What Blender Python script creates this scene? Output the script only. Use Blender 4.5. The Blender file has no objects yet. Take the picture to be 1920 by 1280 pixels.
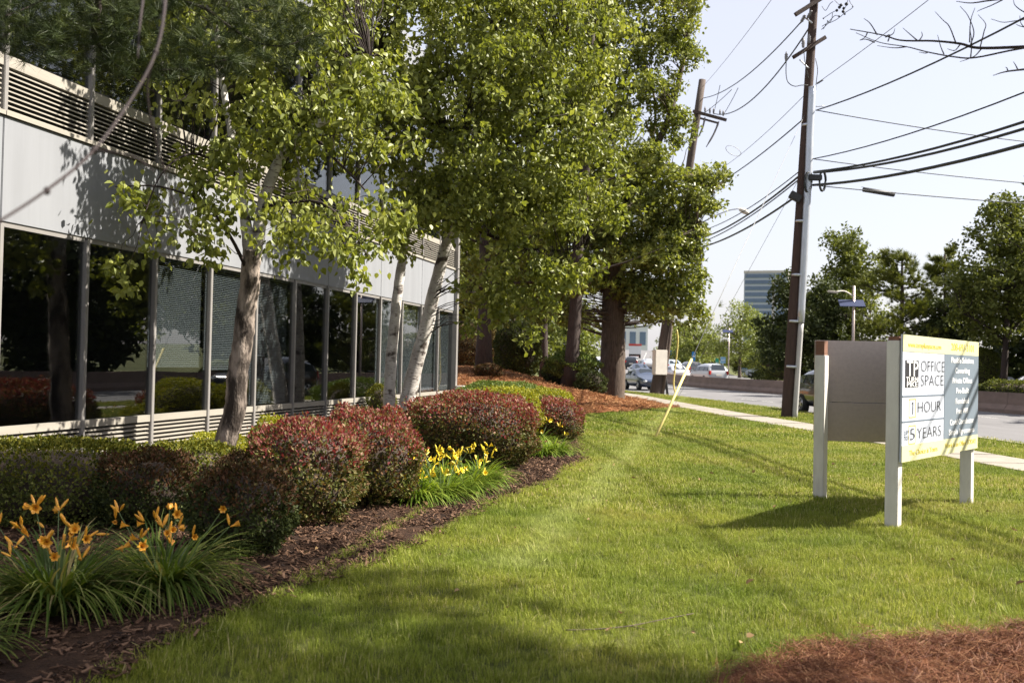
import bpy, bmesh, math, random
import numpy as np
from mathutils import Vector, Matrix, geometry

random.seed(7)
RNG = np.random.default_rng(11)
scene = bpy.context.scene
COL = scene.collection
rad = math.radians

# ------------------------------------------------------------------ camera
EYE = Vector((0.0, 0.0, 1.55))
FPX = 1867.0                        # focal length in pixels of the 1920 px wide photograph (35 mm lens)
PITCH, ROLL = rad(1.197), rad(1.2)
cam_data = bpy.data.cameras.new("camera")
cam_data.sensor_width = 36.0
cam_data.lens = FPX / 1920.0 * 36.0
cam_data.clip_end = 4000.0
cam_data.clip_start = 0.05
cam_data.dof.use_dof = True
cam_data.dof.focus_distance = 12.0
cam_data.dof.aperture_fstop = 3.2
cam = bpy.data.objects.new("camera", cam_data)
COL.objects.link(cam)
CAMROT = Matrix.Rotation(rad(90) + PITCH, 3, 'X') @ Matrix.Rotation(ROLL, 3, 'Z')
cam.matrix_world = Matrix.Translation(EYE) @ CAMROT.to_4x4()
scene.camera = cam

# ------------------------------------------------------------------ light
SUN_EL = rad(44.5)
SUN_H = Vector((0.998, 0.066, 0.0)).normalized()
SUN_DIR = Vector((SUN_H.x * math.cos(SUN_EL), SUN_H.y * math.cos(SUN_EL), math.sin(SUN_EL)))
world = bpy.data.worlds.new("World")
scene.world = world
world.use_nodes = True
wn, wl = world.node_tree.nodes, world.node_tree.links
bg = wn["Background"]
sky = wn.new("ShaderNodeTexSky")
sky.sky_type = 'NISHITA'
sky.sun_disc = False
sky.sun_elevation = SUN_EL
sky.sun_rotation = math.atan2(SUN_H.x, SUN_H.y)
sky.altitude = 0
sky.air_density = 1.0
sky.dust_density = 2.5
sky.ozone_density = 1.0
veil = wn.new("ShaderNodeMixRGB")          # thin high cloud that whitens the whole sky evenly
veil.inputs[0].default_value = 0.5
veil.inputs[2].default_value = (7.3, 7.05, 7.55, 1)
wl.new(sky.outputs[0], veil.inputs[1])
wl.new(veil.outputs[0], bg.inputs[0])
bg.inputs[1].default_value = 0.057
sun_data = bpy.data.lights.new("sun", 'SUN')
sun_data.energy = 5.0
sun_data.angle = rad(0.53)
sun_data.color = (1.0, 0.93, 0.82)
sun = bpy.data.objects.new("sun", sun_data)
COL.objects.link(sun)
sun.rotation_euler = (-SUN_DIR).to_track_quat('-Z', 'Y').to_euler()
scene.view_settings.view_transform = 'Standard'
scene.view_settings.look = 'None'
scene.view_settings.gamma = 1
scene.view_settings.use_curve_mapping = False
scene.view_settings.exposure = 1.62
scene.render.engine = 'CYCLES'
scene.cycles.max_bounces = 6
scene.cycles.transparent_max_bounces = 12
scene.cycles.use_denoising = True

# ------------------------------------------------------------------ terrain and image rays
def sstep(a, b, x):
    t = np.clip((np.asarray(x, float) - a) / (b - a), 0, 1)
    return t * t * (3 - 2 * t)

def terrain(x, y):
    x = np.asarray(x, float); y = np.asarray(y, float)
    near = 1 - sstep(45, 80, y)
    h = 0.025 * np.sin(x * 0.9 + 0.4) * np.sin(y * 0.55) * near * (1 - sstep(5.5, 7.5, x))
    h = h + 0.10 * np.exp(-((x - 2.0) ** 2 / 30 + (y - 21) ** 2 / 40)) * near
    h = h + 0.34 * np.exp(-((x - 2.6) ** 2 / 4.6 + (y - 33.5) ** 2 / 18))
    h = h + 1.2 * sstep(27, 41, y) * (1 - sstep(-1.5, 4.6, x)) * (1 - sstep(60, 90, y))
    t = np.clip((y - 70) / 190, 0, 1)
    return h + 5.5 * t ** 1.5

def terr(x, y): return float(terrain(x, y))

def ray(px, py):
    return (CAMROT @ Vector(((px - 960) / FPX, -(py - 640) / FPX, -1.0))).normalized()

def at(px, py, y):
    d = ray(px, py)
    return EYE + d * (y / d.y)

def ground(px, py):
    d = ray(px, py); z = 0.0; p = EYE
    for _ in range(40):
        k = (z - EYE.z) / d.z if d.z < -1e-4 else 900
        p = EYE + d * k
        z = 0.6 * z + 0.4 * terr(p.x, p.y)
    return Vector((p.x, p.y, terr(p.x, p.y)))

# ------------------------------------------------------------------ materials
MATS = {}
def new_mat(name):
    m = bpy.data.materials.new(name); m.use_nodes = True
    MATS[name] = m
    return m, m.node_tree.nodes, m.node_tree.links, m.node_tree.nodes["Principled BSDF"]

def coords(n, l, kind='Object'):
    tc = n.new("ShaderNodeTexCoord")
    if kind == 'World':
        return n.new("ShaderNodeNewGeometry").outputs['Position']
    return tc.outputs[kind]

def M(name, col, rough=.6, var=.12, scale=6, metal=0, spec=.5, bump=0, bscale=60, col2=None, space='Object', stretch=None, detail=6, coat=0, rp=(.3, .7)):
    m, n, l, b = new_mat(name)
    b.inputs['Roughness'].default_value = rough
    b.inputs['Metallic'].default_value = metal
    b.inputs['Specular IOR Level'].default_value = spec
    b.inputs['Coat Weight'].default_value = coat
    v = coords(n, l, space)
    if stretch:
        mp = n.new("ShaderNodeMapping"); mp.inputs['Scale'].default_value = stretch
        l.new(v, mp.inputs[0]); v = mp.outputs[0]
    t = n.new("ShaderNodeTexNoise"); t.inputs['Scale'].default_value = scale; t.inputs['Detail'].default_value = detail
    t.inputs['Roughness'].default_value = .65
    l.new(v, t.inputs['Vector'])
    r = n.new("ShaderNodeValToRGB")
    a = [max(0, c * (1 - var)) for c in col]; c2 = list(col2) if col2 else [min(1, c * (1 + var)) for c in col]
    r.color_ramp.elements[0].position, r.color_ramp.elements[1].position = rp
    r.color_ramp.elements[0].color = (*a, 1); r.color_ramp.elements[1].color = (*c2, 1)
    l.new(t.outputs['Fac'], r.inputs[0]); l.new(r.outputs[0], b.inputs['Base Color'])
    if bump:
        t2 = n.new("ShaderNodeTexNoise"); t2.inputs['Scale'].default_value = bscale; t2.inputs['Detail'].default_value = 8
        l.new(v, t2.inputs['Vector'])
        bp = n.new("ShaderNodeBump"); bp.inputs['Strength'].default_value = bump; bp.inputs['Distance'].default_value = .02
        l.new(t2.outputs['Fac'], bp.inputs['Height']); l.new(bp.outputs[0], b.inputs['Normal'])
    return m

def leaf_mat(name, cols, trans=.3, rough=.45, spec=.35, tint=(1.2, 1.2, .5)):
    m, n, l, b = new_mat(name)
    a = n.new("ShaderNodeAttribute"); a.attribute_name = 'rnd'
    r = n.new("ShaderNodeValToRGB")
    els = r.color_ramp.elements
    for i in range(len(cols) - 2): els.new(.5)
    for i, c in enumerate(cols):
        els[i].position = i / (len(cols) - 1); els[i].color = (*c, 1)
    l.new(a.outputs['Fac'], r.inputs[0])
    l.new(r.outputs[0], b.inputs['Base Color'])
    b.inputs['Roughness'].default_value = rough
    b.inputs['Specular IOR Level'].default_value = spec
    tr = n.new("ShaderNodeBsdfTranslucent")
    mul = n.new("ShaderNodeMixRGB"); mul.blend_type = 'MULTIPLY'; mul.inputs[0].default_value = 1
    l.new(r.outputs[0], mul.inputs[1]); mul.inputs[2].default_value = (*tint, 1)
    l.new(mul.outputs[0], tr.inputs[0])
    mx = n.new("ShaderNodeMixShader"); mx.inputs[0].default_value = trans
    l.new(b.outputs[0], mx.inputs[1]); l.new(tr.outputs[0], mx.inputs[2])
    l.new(mx.outputs[0], n["Material Output"].inputs['Surface'])
    return m

panel_paint = M("panel_paint", (.20, .208, .225), .5, .10, 1.6, space='Object', stretch=(2.2, 1, .16))
alu_paint = M("frame_paint", (.20, .19, .182), .38, .08, 4, spec=.6)
louvre_paint = M("louvre_paint", (.27, .25, .215), .5, .12, 3, stretch=(.5, 2, 4))
concrete = M("concrete", (.33, .30, .26), .9, .18, 5, bump=.3, bscale=70, space='World')
walk_mat = M("sidewalk_concrete", (.23, .205, .17), .9, .22, 1.6, bump=.2, bscale=90, space='World')
asphalt = M("asphalt", (.125, .122, .125), .85, .16, .9, bump=.2, bscale=60, space='World', stretch=(1, .12, 1))
paint_white = M("road_paint", (.4, .4, .38), .7, .2, 3, space='World')
barrier_mat = M("barrier_concrete", (.21, .15, .122), .9, .2, 1.2, bump=.2, space='World', stretch=(1, 1, 3))
interior_mat = M("interior_paint", (.10, .10, .11), .9, .1)
blind_mat = M("blind_slat", (.33, .335, .335), .6, .05)
wood_pole = M("pole_wood", (.05, .028, .021), .85, .35, 5, bump=.5, bscale=30, stretch=(8, 8, .6))
wood_grey = M("old_pole_wood", (.07, .05, .04), .85, .3, 5, bump=.5, bscale=30, stretch=(8, 8, .6))
galv = M("galvanised_steel", (.50, .53, .58), .42, .12, 5, metal=.55, stretch=(1, 1, .4))
pvc_grey = M("conduit_plastic", (.40, .39, .38), .5, .08, 3)
wire_black = M("wire_rubber", (.018, .022, .022), .55, .1)
wire_grey = M("bare_wire", (.22, .22, .22), .5, .1, metal=.4)
insul = M("porcelain", (.16, .15, .15), .35, .2)
yellow_guard = M("yellow_guard", (.66, .56, .19), .5, .12, 8)
box_grey = M("meter_box_paint", (.62, .58, .52), .6, .1, 4)
sign_post = M("sign_post_white", (.56, .54, .50), .45, .14, 3, stretch=(3, 3, .8))
sign_brown = M("sign_back_metal", (.44, .365, .33), .36, .08, 3, metal=.6, spec=.6, stretch=(8, 8, .4))
sign_cap = M("sign_post_core", (.16, .075, .045), .8, .25, 9)
sign_yellow = M("sign_print_yellow", (.56, .55, .32), .45, .02)
sign_white = M("sign_print_white", (.47, .50, .57), .45, .02)
sign_grey = M("sign_print_grey", (.15, .185, .225), .45, .03)
ink_black = M("sign_ink_black", (.02, .02, .025), .5, .02)
ink_white = M("sign_ink_white", (.8, .8, .8), .5, .02)
ink_line = M("sign_ink_line", (.10, .13, .17), .5, .02)
ink_gold = M("sign_ink_gold", (.55, .44, .05), .5, .02)
rubber = M("tyre_rubber", (.02, .02, .02), .85, .1)
chrome = M("wheel_alloy", (.45, .45, .46), .3, .05, metal=.8)
car_glass = M("car_glass", (.018, .025, .032), .06, .02, spec=.8)
lamp_clear = M("headlamp_lens", (.6, .62, .65), .12, .03, spec=.8)
lamp_red = M("tail_lamp_lens", (.30, .015, .012), .2, .05)
dark_plastic = M("dark_plastic", (.03, .03, .032), .6, .1)
paints = {}
for nm, c in dict(midnight=(.012, .015, .022), blue=(.025, .04, .075), white=(.55, .56, .57), silver=(.40, .42, .45), red=(.42, .03, .02), graphite=(.05, .05, .055), ice=(.42, .50, .56)).items():
    paints[nm] = M("car_paint_" + nm, c, .28, .03, coat=.8, spec=.5)
birch_dead = M("birch_bark_brown", (.06, .042, .03), .9, .5, 1.8, bump=1, bscale=12, col2=(.30, .245, .205), stretch=(3, 3, 1.1), rp=(.44, .60))
oak_bark = M("oak_bark", (.06, .042, .032), .95, .4, 4, bump=1, bscale=9, col2=(.125, .092, .07), stretch=(6, 6, .7))
pine_bark = M("pine_bark", (.042, .029, .025), .95, .4, 5, bump=1, bscale=12, stretch=(4, 4, .8))
twig_bark = M("twig_bark", (.028, .018, .016), .9, .3, 12)
red_twig = M("red_twig_bark", (.014, .006, .006), .8, .35, 14, stretch=(1, 1, 1))
shrub_wood = M("shrub_wood", (.05, .035, .025), .9, .4, 14)

def birch_white():
    m, n, l, b = new_mat("birch_bark_white")
    b.inputs['Roughness'].default_value = .75
    v = coords(n, l)
    def noise(sc, st, det=6):
        mp = n.new("ShaderNodeMapping"); mp.inputs['Scale'].default_value = st; l.new(v, mp.inputs[0])
        t = n.new("ShaderNodeTexNoise"); t.inputs['Scale'].default_value = sc; t.inputs['Detail'].default_value = det
        l.new(mp.outputs[0], t.inputs[0]); return t.outputs['Fac']
    def ramp(f, p0, p1, c0, c1):
        r = n.new("ShaderNodeValToRGB"); e = r.color_ramp.elements
        e[0].position, e[1].position = p0, p1; e[0].color = (*c0, 1); e[1].color = (*c1, 1)
        l.new(f, r.inputs[0]); return r.outputs[0]
    def mul(a, c):
        k = n.new("ShaderNodeMixRGB"); k.blend_type = 'MULTIPLY'; k.inputs[0].default_value = 1
        l.new(a, k.inputs[1]); l.new(c, k.inputs[2]); return k.outputs[0]
    base = ramp(noise(3, (1, 1, 1)), .35, .65, (.38, .35, .32), (.60, .575, .54))
    marks = ramp(noise(6, (2, 2, 9)), .33, .43, (.22, .17, .14), (1, 1, 1))
    scars = ramp(noise(2.2, (1.5, 1.5, 2.2), 3), .34, .42, (.13, .10, .09), (1, 1, 1))
    l.new(mul(mul(base, marks), scars), b.inputs['Base Color'])
    bp = n.new("ShaderNodeBump"); bp.inputs['Strength'].default_value = .5; bp.inputs['Distance'].default_value = .02
    l.new(noise(10, (1, 1, 5)), bp.inputs['Height']); l.new(bp.outputs[0], b.inputs['Normal'])
    return m
birch_white_m = birch_white()

def glass_mat():
    m, n, l, b = new_mat("tinted_window_glass")
    tr = n.new("ShaderNodeBsdfTransparent"); tr.inputs[0].default_value = (.64, .67, .68, 1)
    gl = n.new("ShaderNodeBsdfGlossy"); gl.inputs[0].default_value = (.92, .92, .92, 1); gl.inputs['Roughness'].default_value = .004
    v = coords(n, l)
    t = n.new("ShaderNodeTexNoise"); t.inputs['Scale'].default_value = .55; t.inputs['Detail'].default_value = 1
    l.new(v, t.inputs[0])
    bp = n.new("ShaderNodeBump"); bp.inputs['Strength'].default_value = .05; bp.inputs['Distance'].default_value = .05
    l.new(t.outputs['Fac'], bp.inputs['Height']); l.new(bp.outputs[0], gl.inputs['Normal'])
    lw = n.new("ShaderNodeLayerWeight")           # same reflectance from both sides of the pane
    pw = n.new("ShaderNodeMath"); pw.operation = 'POWER'; l.new(lw.outputs['Facing'], pw.inputs[0]); pw.inputs[1].default_value = 3.2
    ma = n.new("ShaderNodeMath"); ma.operation = 'MULTIPLY_ADD'; l.new(pw.outputs[0], ma.inputs[0]); ma.inputs[1].default_value = .55; ma.inputs[2].default_value = .07
    fr = ma
    mx = n.new("ShaderNodeMixShader")
    l.new(fr.outputs[0], mx.inputs[0]); l.new(tr.outputs[0], mx.inputs[1]); l.new(gl.outputs[0], mx.inputs[2])
    l.new(mx.outputs[0], n["Material Output"].inputs['Surface'])
    return m
glass = glass_mat()

def ground_mat(name, cols, scale, bump, bscale, rough=.95):
    m, n, l, b = new_mat(name)
    b.inputs['Roughness'].default_value = rough; b.inputs['Specular IOR Level'].default_value = .15
    v = coords(n, l, 'World')
    acc = None
    for sc, w in ((scale, .5), (scale * 7, .3), (scale * 40, .2)):
        t = n.new("ShaderNodeTexNoise"); t.inputs['Scale'].default_value = sc; t.inputs['Detail'].default_value = 8
        l.new(v, t.inputs['Vector'])
        k = n.new("ShaderNodeMath"); k.operation = 'MULTIPLY'; k.inputs[1].default_value = w; l.new(t.outputs['Fac'], k.inputs[0])
        if acc is None: acc = k.outputs[0]
        else:
            s = n.new("ShaderNodeMath"); s.operation = 'ADD'; l.new(acc, s.inputs[0]); l.new(k.outputs[0], s.inputs[1]); acc = s.outputs[0]
    r = n.new("ShaderNodeValToRGB"); els = r.color_ramp.elements
    for i in range(len(cols) - 2): els.new(.5)
    for i, c in enumerate(cols):
        els[i].position = .36 + .28 * i / (len(cols) - 1); els[i].color = (*c, 1)
    l.new(acc, r.inputs[0]); l.new(r.outputs[0], b.inputs['Base Color'])
    t = n.new("ShaderNodeTexNoise"); t.inputs['Scale'].default_value = bscale; t.inputs['Detail'].default_value = 10
    l.new(v, t.inputs['Vector'])
    bp = n.new("ShaderNodeBump"); bp.inputs['Strength'].default_value = bump; bp.inputs['Distance'].default_value = .04
    l.new(t.outputs['Fac'], bp.inputs['Height']); l.new(bp.outputs[0], b.inputs['Normal'])
    return m
soil_green = ground_mat("lawn_soil", [(.028, .034, .008), (.06, .07, .014), (.10, .10, .03)], .5, .5, 60)
mulch_mat = ground_mat("mulch", [(.014, .008, .006), (.035, .019, .012), (.075, .042, .025)], 1.2, 1, 45)
mound_mat = ground_mat("sunny_pine_straw", [(.12, .045, .018), (.22, .085, .035), (.32, .15, .065)], .8, 1, 35)  # brightened copy of the pine straw: sunlight on the mound put into its colour
mound_needle = leaf_mat("mound_needle", [(.14, .05, .02), (.24, .10, .04), (.33, .16, .065), (.42, .24, .11)], .1, .6, .2, (1, 1, 1))  # needles in the same brightened tone, sunlight included in the colour
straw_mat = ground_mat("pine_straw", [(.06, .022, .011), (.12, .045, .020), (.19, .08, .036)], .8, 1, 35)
earth_mat = ground_mat("earth", [(.05, .06, .02), (.08, .09, .03), (.12, .12, .05)], .1, .5, 4)

def grass_mat():
    m, n, l, b = new_mat("grass_blade")
    v = coords(n, l, 'World')
    def noise(sc, det=3):
        t = n.new("ShaderNodeTexNoise"); t.inputs['Scale'].default_value = sc; t.inputs['Detail'].default_value = det
        l.new(v, t.inputs['Vector']); return t.outputs['Fac']
    def ramp(f, pts):
        r = n.new("ShaderNodeValToRGB"); e = r.color_ramp.elements
        for _ in pts[2:]: e.new(.5)
        for i, (p, c) in enumerate(pts): e[i].position = p; e[i].color = (*c, 1)
        l.new(f, r.inputs[0]); return r.outputs[0]
    def mixc(f, a, c, mode='MIX'):
        k = n.new("ShaderNodeMixRGB"); k.blend_type = mode
        if isinstance(f, float): k.inputs[0].default_value = f
        else: l.new(f, k.inputs[0])
        l.new(a, k.inputs[1])
        if isinstance(c, tuple): k.inputs[2].default_value = (*c, 1)
        else: l.new(c, k.inputs[2])
        return k.outputs[0]
    a = n.new("ShaderNodeAttribute"); a.attribute_name = 'rnd'
    blade = ramp(a.outputs['Fac'], [(0, (.070, .104, .009)), (.4, (.190, .238, .026)), (.85, (.325, .355, .06)), (1, (.52, .47, .22))])
    patch = ramp(noise(.55), [(.36, (.62, .72, .62)), (.64, (1.28, 1.14, 1.25))])
    dry = ramp(noise(.28, 5), [(.56, (0, 0, 0)), (.70, (.55, .55, .55))])
    c = mixc(1.0, blade, patch, 'MULTIPLY')
    c = mixc(dry, c, (.29, .26, .075))
    # pale strip of worn turf running up the lawn (a mown wheel track)
    sep = n.new("ShaderNodeSeparateXYZ"); l.new(v, sep.inputs[0])
    def math_(op, x, y=None):
        k = n.new("ShaderNodeMath"); k.operation = op
        for i, q in enumerate((x, y)):
            if q is None: continue
            if isinstance(q, (int, float)): k.inputs[i].default_value = q
            else: l.new(q, k.inputs[i])
        return k.outputs[0]
    cx = math_('ADD', math_('MULTIPLY', sep.outputs[1], .203), -1.42)      # x of the strip as a line in y
    wob = math_('MULTIPLY', math_('SUBTRACT', noise(.8), .5), 1.1)
    d = math_('ABSOLUTE', math_('SUBTRACT', math_('ADD', sep.outputs[0], wob), cx))
    strip = math_('MULTIPLY', math_('SUBTRACT', 1.0, math_('MINIMUM', math_('MULTIPLY', d, 3.0), 1.0)), .48)
    strip = math_('MULTIPLY', strip, math_('GREATER_THAN', sep.outputs[1], 7.5))
    c = mixc(strip, c, (.46, .50, .18))
    dx = math_('ADD', sep.outputs[0], -9.0); dy = math_('ADD', sep.outputs[1], -25.0)
    rr = math_('ADD', math_('SQRT', math_('ADD', math_('MULTIPLY', dx, dx), math_('MULTIPLY', dy, dy))), math_('MULTIPLY', noise(.5), 1.2))
    band = math_('MULTIPLY', math_('ADD', math_('SINE', math_('MULTIPLY', rr, 9.0)), 1.0), .16)
    c = mixc(band, c, (.31, .36, .06))
    hsv = n.new("ShaderNodeHueSaturation"); hsv.inputs['Saturation'].default_value = 1.0; hsv.inputs['Value'].default_value = 1.0
    l.new(c, hsv.inputs['Color']); c = hsv.outputs[0]
    l.new(c, b.inputs['Base Color']); b.inputs['Roughness'].default_value = .6; b.inputs['Specular IOR Level'].default_value = .15
    tr = n.new("ShaderNodeBsdfTranslucent"); l.new(c, tr.inputs[0])
    mx = n.new("ShaderNodeMixShader"); mx.inputs[0].default_value = .35
    l.new(b.outputs[0], mx.inputs[1]); l.new(tr.outputs[0], mx.inputs[2])
    l.new(mx.outputs[0], n["Material Output"].inputs['Surface'])
    return m
grass_m = grass_mat()

birch_leaf = leaf_mat("birch_leaf", [(.085, .105, .025), (.155, .182, .037), (.24, .262, .060), (.35, .365, .11)], .37, .45, .3)
oak_leaf = leaf_mat("oak_leaf", [(.08, .102, .024), (.142, .168, .035), (.22, .242, .055), (.315, .33, .095)], .36, .42, .4)
far_leaf = leaf_mat("far_leaf", [(.05, .06, .02), (.10, .118, .03), (.145, .165, .04), (.20, .21, .06)], .28, .6, .15)
light_leaf = leaf_mat("light_leaf", [(.10, .12, .03), (.15, .18, .04), (.20, .23, .06), (.26, .27, .08)], .3, .5, .25)
dark_leaf = leaf_mat("dark_leaf", [(.022, .030, .012), (.036, .048, .016), (.055, .07, .020), (.085, .10, .028)], .2, .6, .15)
dark_needle = leaf_mat("white_pine_needle", [(.016, .026, .010), (.03, .045, .014), (.055, .075, .022), (.11, .125, .045)], .15, .5, .2)
needle_m = leaf_mat("pine_needle", [(.028, .050, .014), (.05, .08, .020), (.085, .115, .03), (.15, .16, .05)], .2, .5, .25)
far_needle = leaf_mat("far_pine_needle", [(.06, .075, .02), (.10, .12, .025), (.15, .165, .035), (.20, .20, .05)], .2, .55, .2)
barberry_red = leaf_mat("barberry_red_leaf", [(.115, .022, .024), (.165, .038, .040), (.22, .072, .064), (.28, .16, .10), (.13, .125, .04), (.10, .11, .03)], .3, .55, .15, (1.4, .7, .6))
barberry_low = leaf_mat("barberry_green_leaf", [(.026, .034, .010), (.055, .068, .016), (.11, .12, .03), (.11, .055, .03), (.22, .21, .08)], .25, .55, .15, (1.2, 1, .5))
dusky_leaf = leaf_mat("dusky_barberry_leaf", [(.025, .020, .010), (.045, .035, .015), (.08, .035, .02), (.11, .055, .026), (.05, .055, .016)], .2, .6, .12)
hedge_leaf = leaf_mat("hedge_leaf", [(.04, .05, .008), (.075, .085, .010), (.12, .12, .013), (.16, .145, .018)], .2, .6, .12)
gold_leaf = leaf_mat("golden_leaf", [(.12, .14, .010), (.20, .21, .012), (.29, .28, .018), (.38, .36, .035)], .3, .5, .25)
juniper_leaf = leaf_mat("juniper_leaf", [(.05, .085, .015), (.085, .13, .022), (.13, .175, .038), (.18, .215, .055)], .2, .55, .2)
brown_leaf = leaf_mat("brown_hedge_leaf", [(.08, .06, .03), (.12, .09, .045), (.16, .11, .06), (.09, .10, .03)], .2, .6, .1)
lily_leaf = leaf_mat("daylily_leaf", [(.05, .085, .014), (.09, .14, .022), (.15, .20, .036), (.25, .27, .08), (.38, .31, .15)], .42, .5, .12)
lily_leaf_y = leaf_mat("young_daylily_leaf", [(.075, .125, .016), (.13, .195, .022), (.20, .265, .036), (.28, .33, .06)], .4, .5, .15)
orange_petal = M("orange_petal", (.70, .26, .015), .5, .25, 30, col2=(.85, .46, .04))
yellow_petal = M("yellow_petal", (.76, .56, .03), .5, .15, 30)
litter_leaf = leaf_mat('litter_leaf', [(.12, .075, .035), (.20, .13, .06), (.28, .20, .10)], .1, .6, .1, (1, 1, 1))
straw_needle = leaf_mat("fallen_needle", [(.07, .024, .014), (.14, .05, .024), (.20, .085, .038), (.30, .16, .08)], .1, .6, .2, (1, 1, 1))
chip_m = leaf_mat("mulch_chip", [(.016, .008, .005), (.042, .021, .012), (.085, .045, .026), (.17, .10, .062)], .02, .8, .2, (1, 1, 1))

# ------------------------------------------------------------------ object helpers
def tag(o, label=None, cat=None, group=None, kind=None):
    if label: o['label'] = label
    if cat: o['category'] = cat
    if group: o['group'] = group
    if kind: o['kind'] = kind
    return o

def thing(name, label, cat, loc=(0, 0, 0), rz=0.0, group=None):
    o = bpy.data.objects.new(name, None)
    o.empty_display_size = .2
    COL.objects.link(o)
    o.location = loc; o.rotation_euler = (0, 0, rz)
    return tag(o, label, cat, group)

def link(name, me, parent=None, loc=None, rot=None, world=False, label=None, kind=None):
    o = bpy.data.objects.new(name, me)
    COL.objects.link(o)
    if parent is not None:
        o.parent = parent
        if world:
            o.matrix_parent_inverse = Matrix.Translation(-Vector(parent.location))
    if loc is not None: o.location = loc
    if rot is not None: o.rotation_euler = rot
    if label: o['label'] = label
    if kind: o['kind'] = kind
    return o

def copy_tree(o, parent=None):
    c = o.copy(); COL.objects.link(c)
    if parent is not None: c.parent = parent
    for ch in list(o.children): copy_tree(ch, c)
    return c

def np_mesh(name, V, faces, mats, rnd=None, fmat=None, smooth=False):
    """faces: list of (n,k) int arrays"""
    V = np.asarray(V, np.float32)
    me = bpy.data.meshes.new(name)
    me.vertices.add(len(V)); me.vertices.foreach_set('co', V.ravel())
    faces = [np.asarray(f, np.int32) for f in faces if len(f)]
    nl = sum(f.size for f in faces); npoly = sum(len(f) for f in faces)
    me.loops.add(nl); me.polygons.add(npoly)
    me.loops.foreach_set('vertex_index', np.concatenate([f.ravel() for f in faces]))
    tot = np.concatenate([np.full(len(f), f.shape[1], np.int32) for f in faces])
    st = np.concatenate([[0], np.cumsum(tot)[:-1]]).astype(np.int32)
    me.polygons.foreach_set('loop_start', st)
    me.polygons.foreach_set('loop_total', tot)
    if fmat is not None: me.polygons.foreach_set('material_index', np.asarray(fmat, np.int32))
    me.polygons.foreach_set('use_smooth', np.full(npoly, smooth))
    if rnd is not None:
        a = me.attributes.new('rnd', 'FLOAT', 'FACE'); a.data.foreach_set('value', np.asarray(rnd, np.float32))
    for m in (mats if isinstance(mats, (list, tuple)) else [mats]): me.materials.append(m)
    me.update(calc_edges=True)
    return me

class MB:
    def __init__(s): s.v = []; s.f = []; s.n = 0
    def add(s, V, F):
        s.v.extend([tuple(p) for p in V]); s.f.extend([tuple(i + s.n for i in f) for f in F]); s.n += len(V)
    def box(s, c, d, rz=0.0, rx=0.0, ry=0.0, taper=1.0):
        x, y, z = d[0] / 2, d[1] / 2, d[2] / 2
        R = Matrix.Rotation(rz, 3, 'Z') @ Matrix.Rotation(ry, 3, 'Y') @ Matrix.Rotation(rx, 3, 'X')
        P = [R @ Vector((sx * x * (taper if sz > 0 else 1), sy * y * (taper if sz > 0 else 1), sz * z)) + Vector(c)
             for sz in (-1, 1) for sx, sy in ((-1, -1), (1, -1), (1, 1), (-1, 1))]
        s.add(P, [(3, 2, 1, 0), (4, 5, 6, 7), (0, 1, 5, 4), (1, 2, 6, 5), (2, 3, 7, 6), (3, 0, 4, 7)])
    def tube(s, pts, r, k=8, cap=True, wob=0.0):
        pts = [Vector(p) for p in pts]; n = len(pts)
        rr = r if hasattr(r, '__len__') else [r] * n
        V = []; F = []
        up = None
        for i, p in enumerate(pts):
            t = (pts[min(i + 1, n - 1)] - pts[max(i - 1, 0)])
            t = t.normalized() if t.length > 1e-9 else Vector((0, 0, 1))
            if up is None:
                up = Vector((1, 0, 0)) if abs(t.x) < .8 else Vector((0, 1, 0))
            a = (up - t * up.dot(t))
            a = a.normalized() if a.length > 1e-6 else t.orthogonal().normalized()
            up = a; b = t.cross(a)
            for j in range(k):
                w = 2 * math.pi * j / k
                q = rr[i] * (1 + wob * random.uniform(-1, 1))
                V.append(p + (a * math.cos(w) + b * math.sin(w)) * q)
        for i in range(n - 1):
            for j in range(k):
                j2 = (j + 1) % k
                F.append((i * k + j, i * k + j2, (i + 1) * k + j2, (i + 1) * k + j))
        if cap:
            F.append(tuple(range(k - 1, -1, -1))); F.append(tuple((n - 1) * k + j for j in range(k)))
        s.add(V, F)
    def lathe(s, c, prof, k=12):
        V = []; F = []
        for r, z in prof:
            for j in range(k):
                w = 2 * math.pi * j / k
                V.append((c[0] + r * math.cos(w), c[1] + r * math.sin(w), c[2] + z))
        for i in range(len(prof) - 1):
            for j in range(k):
                F.append((i * k + j, i * k + (j + 1) % k, (i + 1) * k + (j + 1) % k, (i + 1) * k + j))
        F.append(tuple(range(k - 1, -1, -1))); F.append(tuple((len(prof) - 1) * k + j for j in range(k)))
        s.add(V, F)
    def mesh(s, name, mat, smooth=False):
        me = bpy.data.meshes.new(name); me.from_pydata(s.v, [], s.f)
        for m in (mat if isinstance(mat, (list, tuple)) else [mat]): me.materials.append(m)
        if smooth: me.polygons.foreach_set('use_smooth', [True] * len(me.polygons))
        me.update()
        return me
    def build(s, name, mat, parent=None, smooth=False, bevel=0, **kw):
        me = s.mesh(name, mat, smooth)
        if bevel:
            b = bmesh.new(); b.from_mesh(me)
            bmesh.ops.bevel(b, geom=b.edges[:], offset=bevel, segments=2, affect='EDGES', clamp_overlap=True)
            b.to_mesh(me); b.free()
        return link(name, me, parent, **kw)

def smooth_path(pts, n=8):
    """Catmull-Rom through points"""
    P = [np.array(p, float) for p in pts]
    P = [2 * P[0] - P[1]] + P + [2 * P[-1] - P[-2]]
    out = []
    for i in range(1, len(P) - 2):
        for j in range(n):
            t = j / n
            a, b, c, d = P[i - 1], P[i], P[i + 1], P[i + 2]
            out.append(.5 * ((2 * b) + (c - a) * t + (2 * a - 5 * b + 4 * c - d) * t * t + (3 * b - a - 3 * c + d) * t ** 3))
    out.append(P[-2])
    return out

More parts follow.
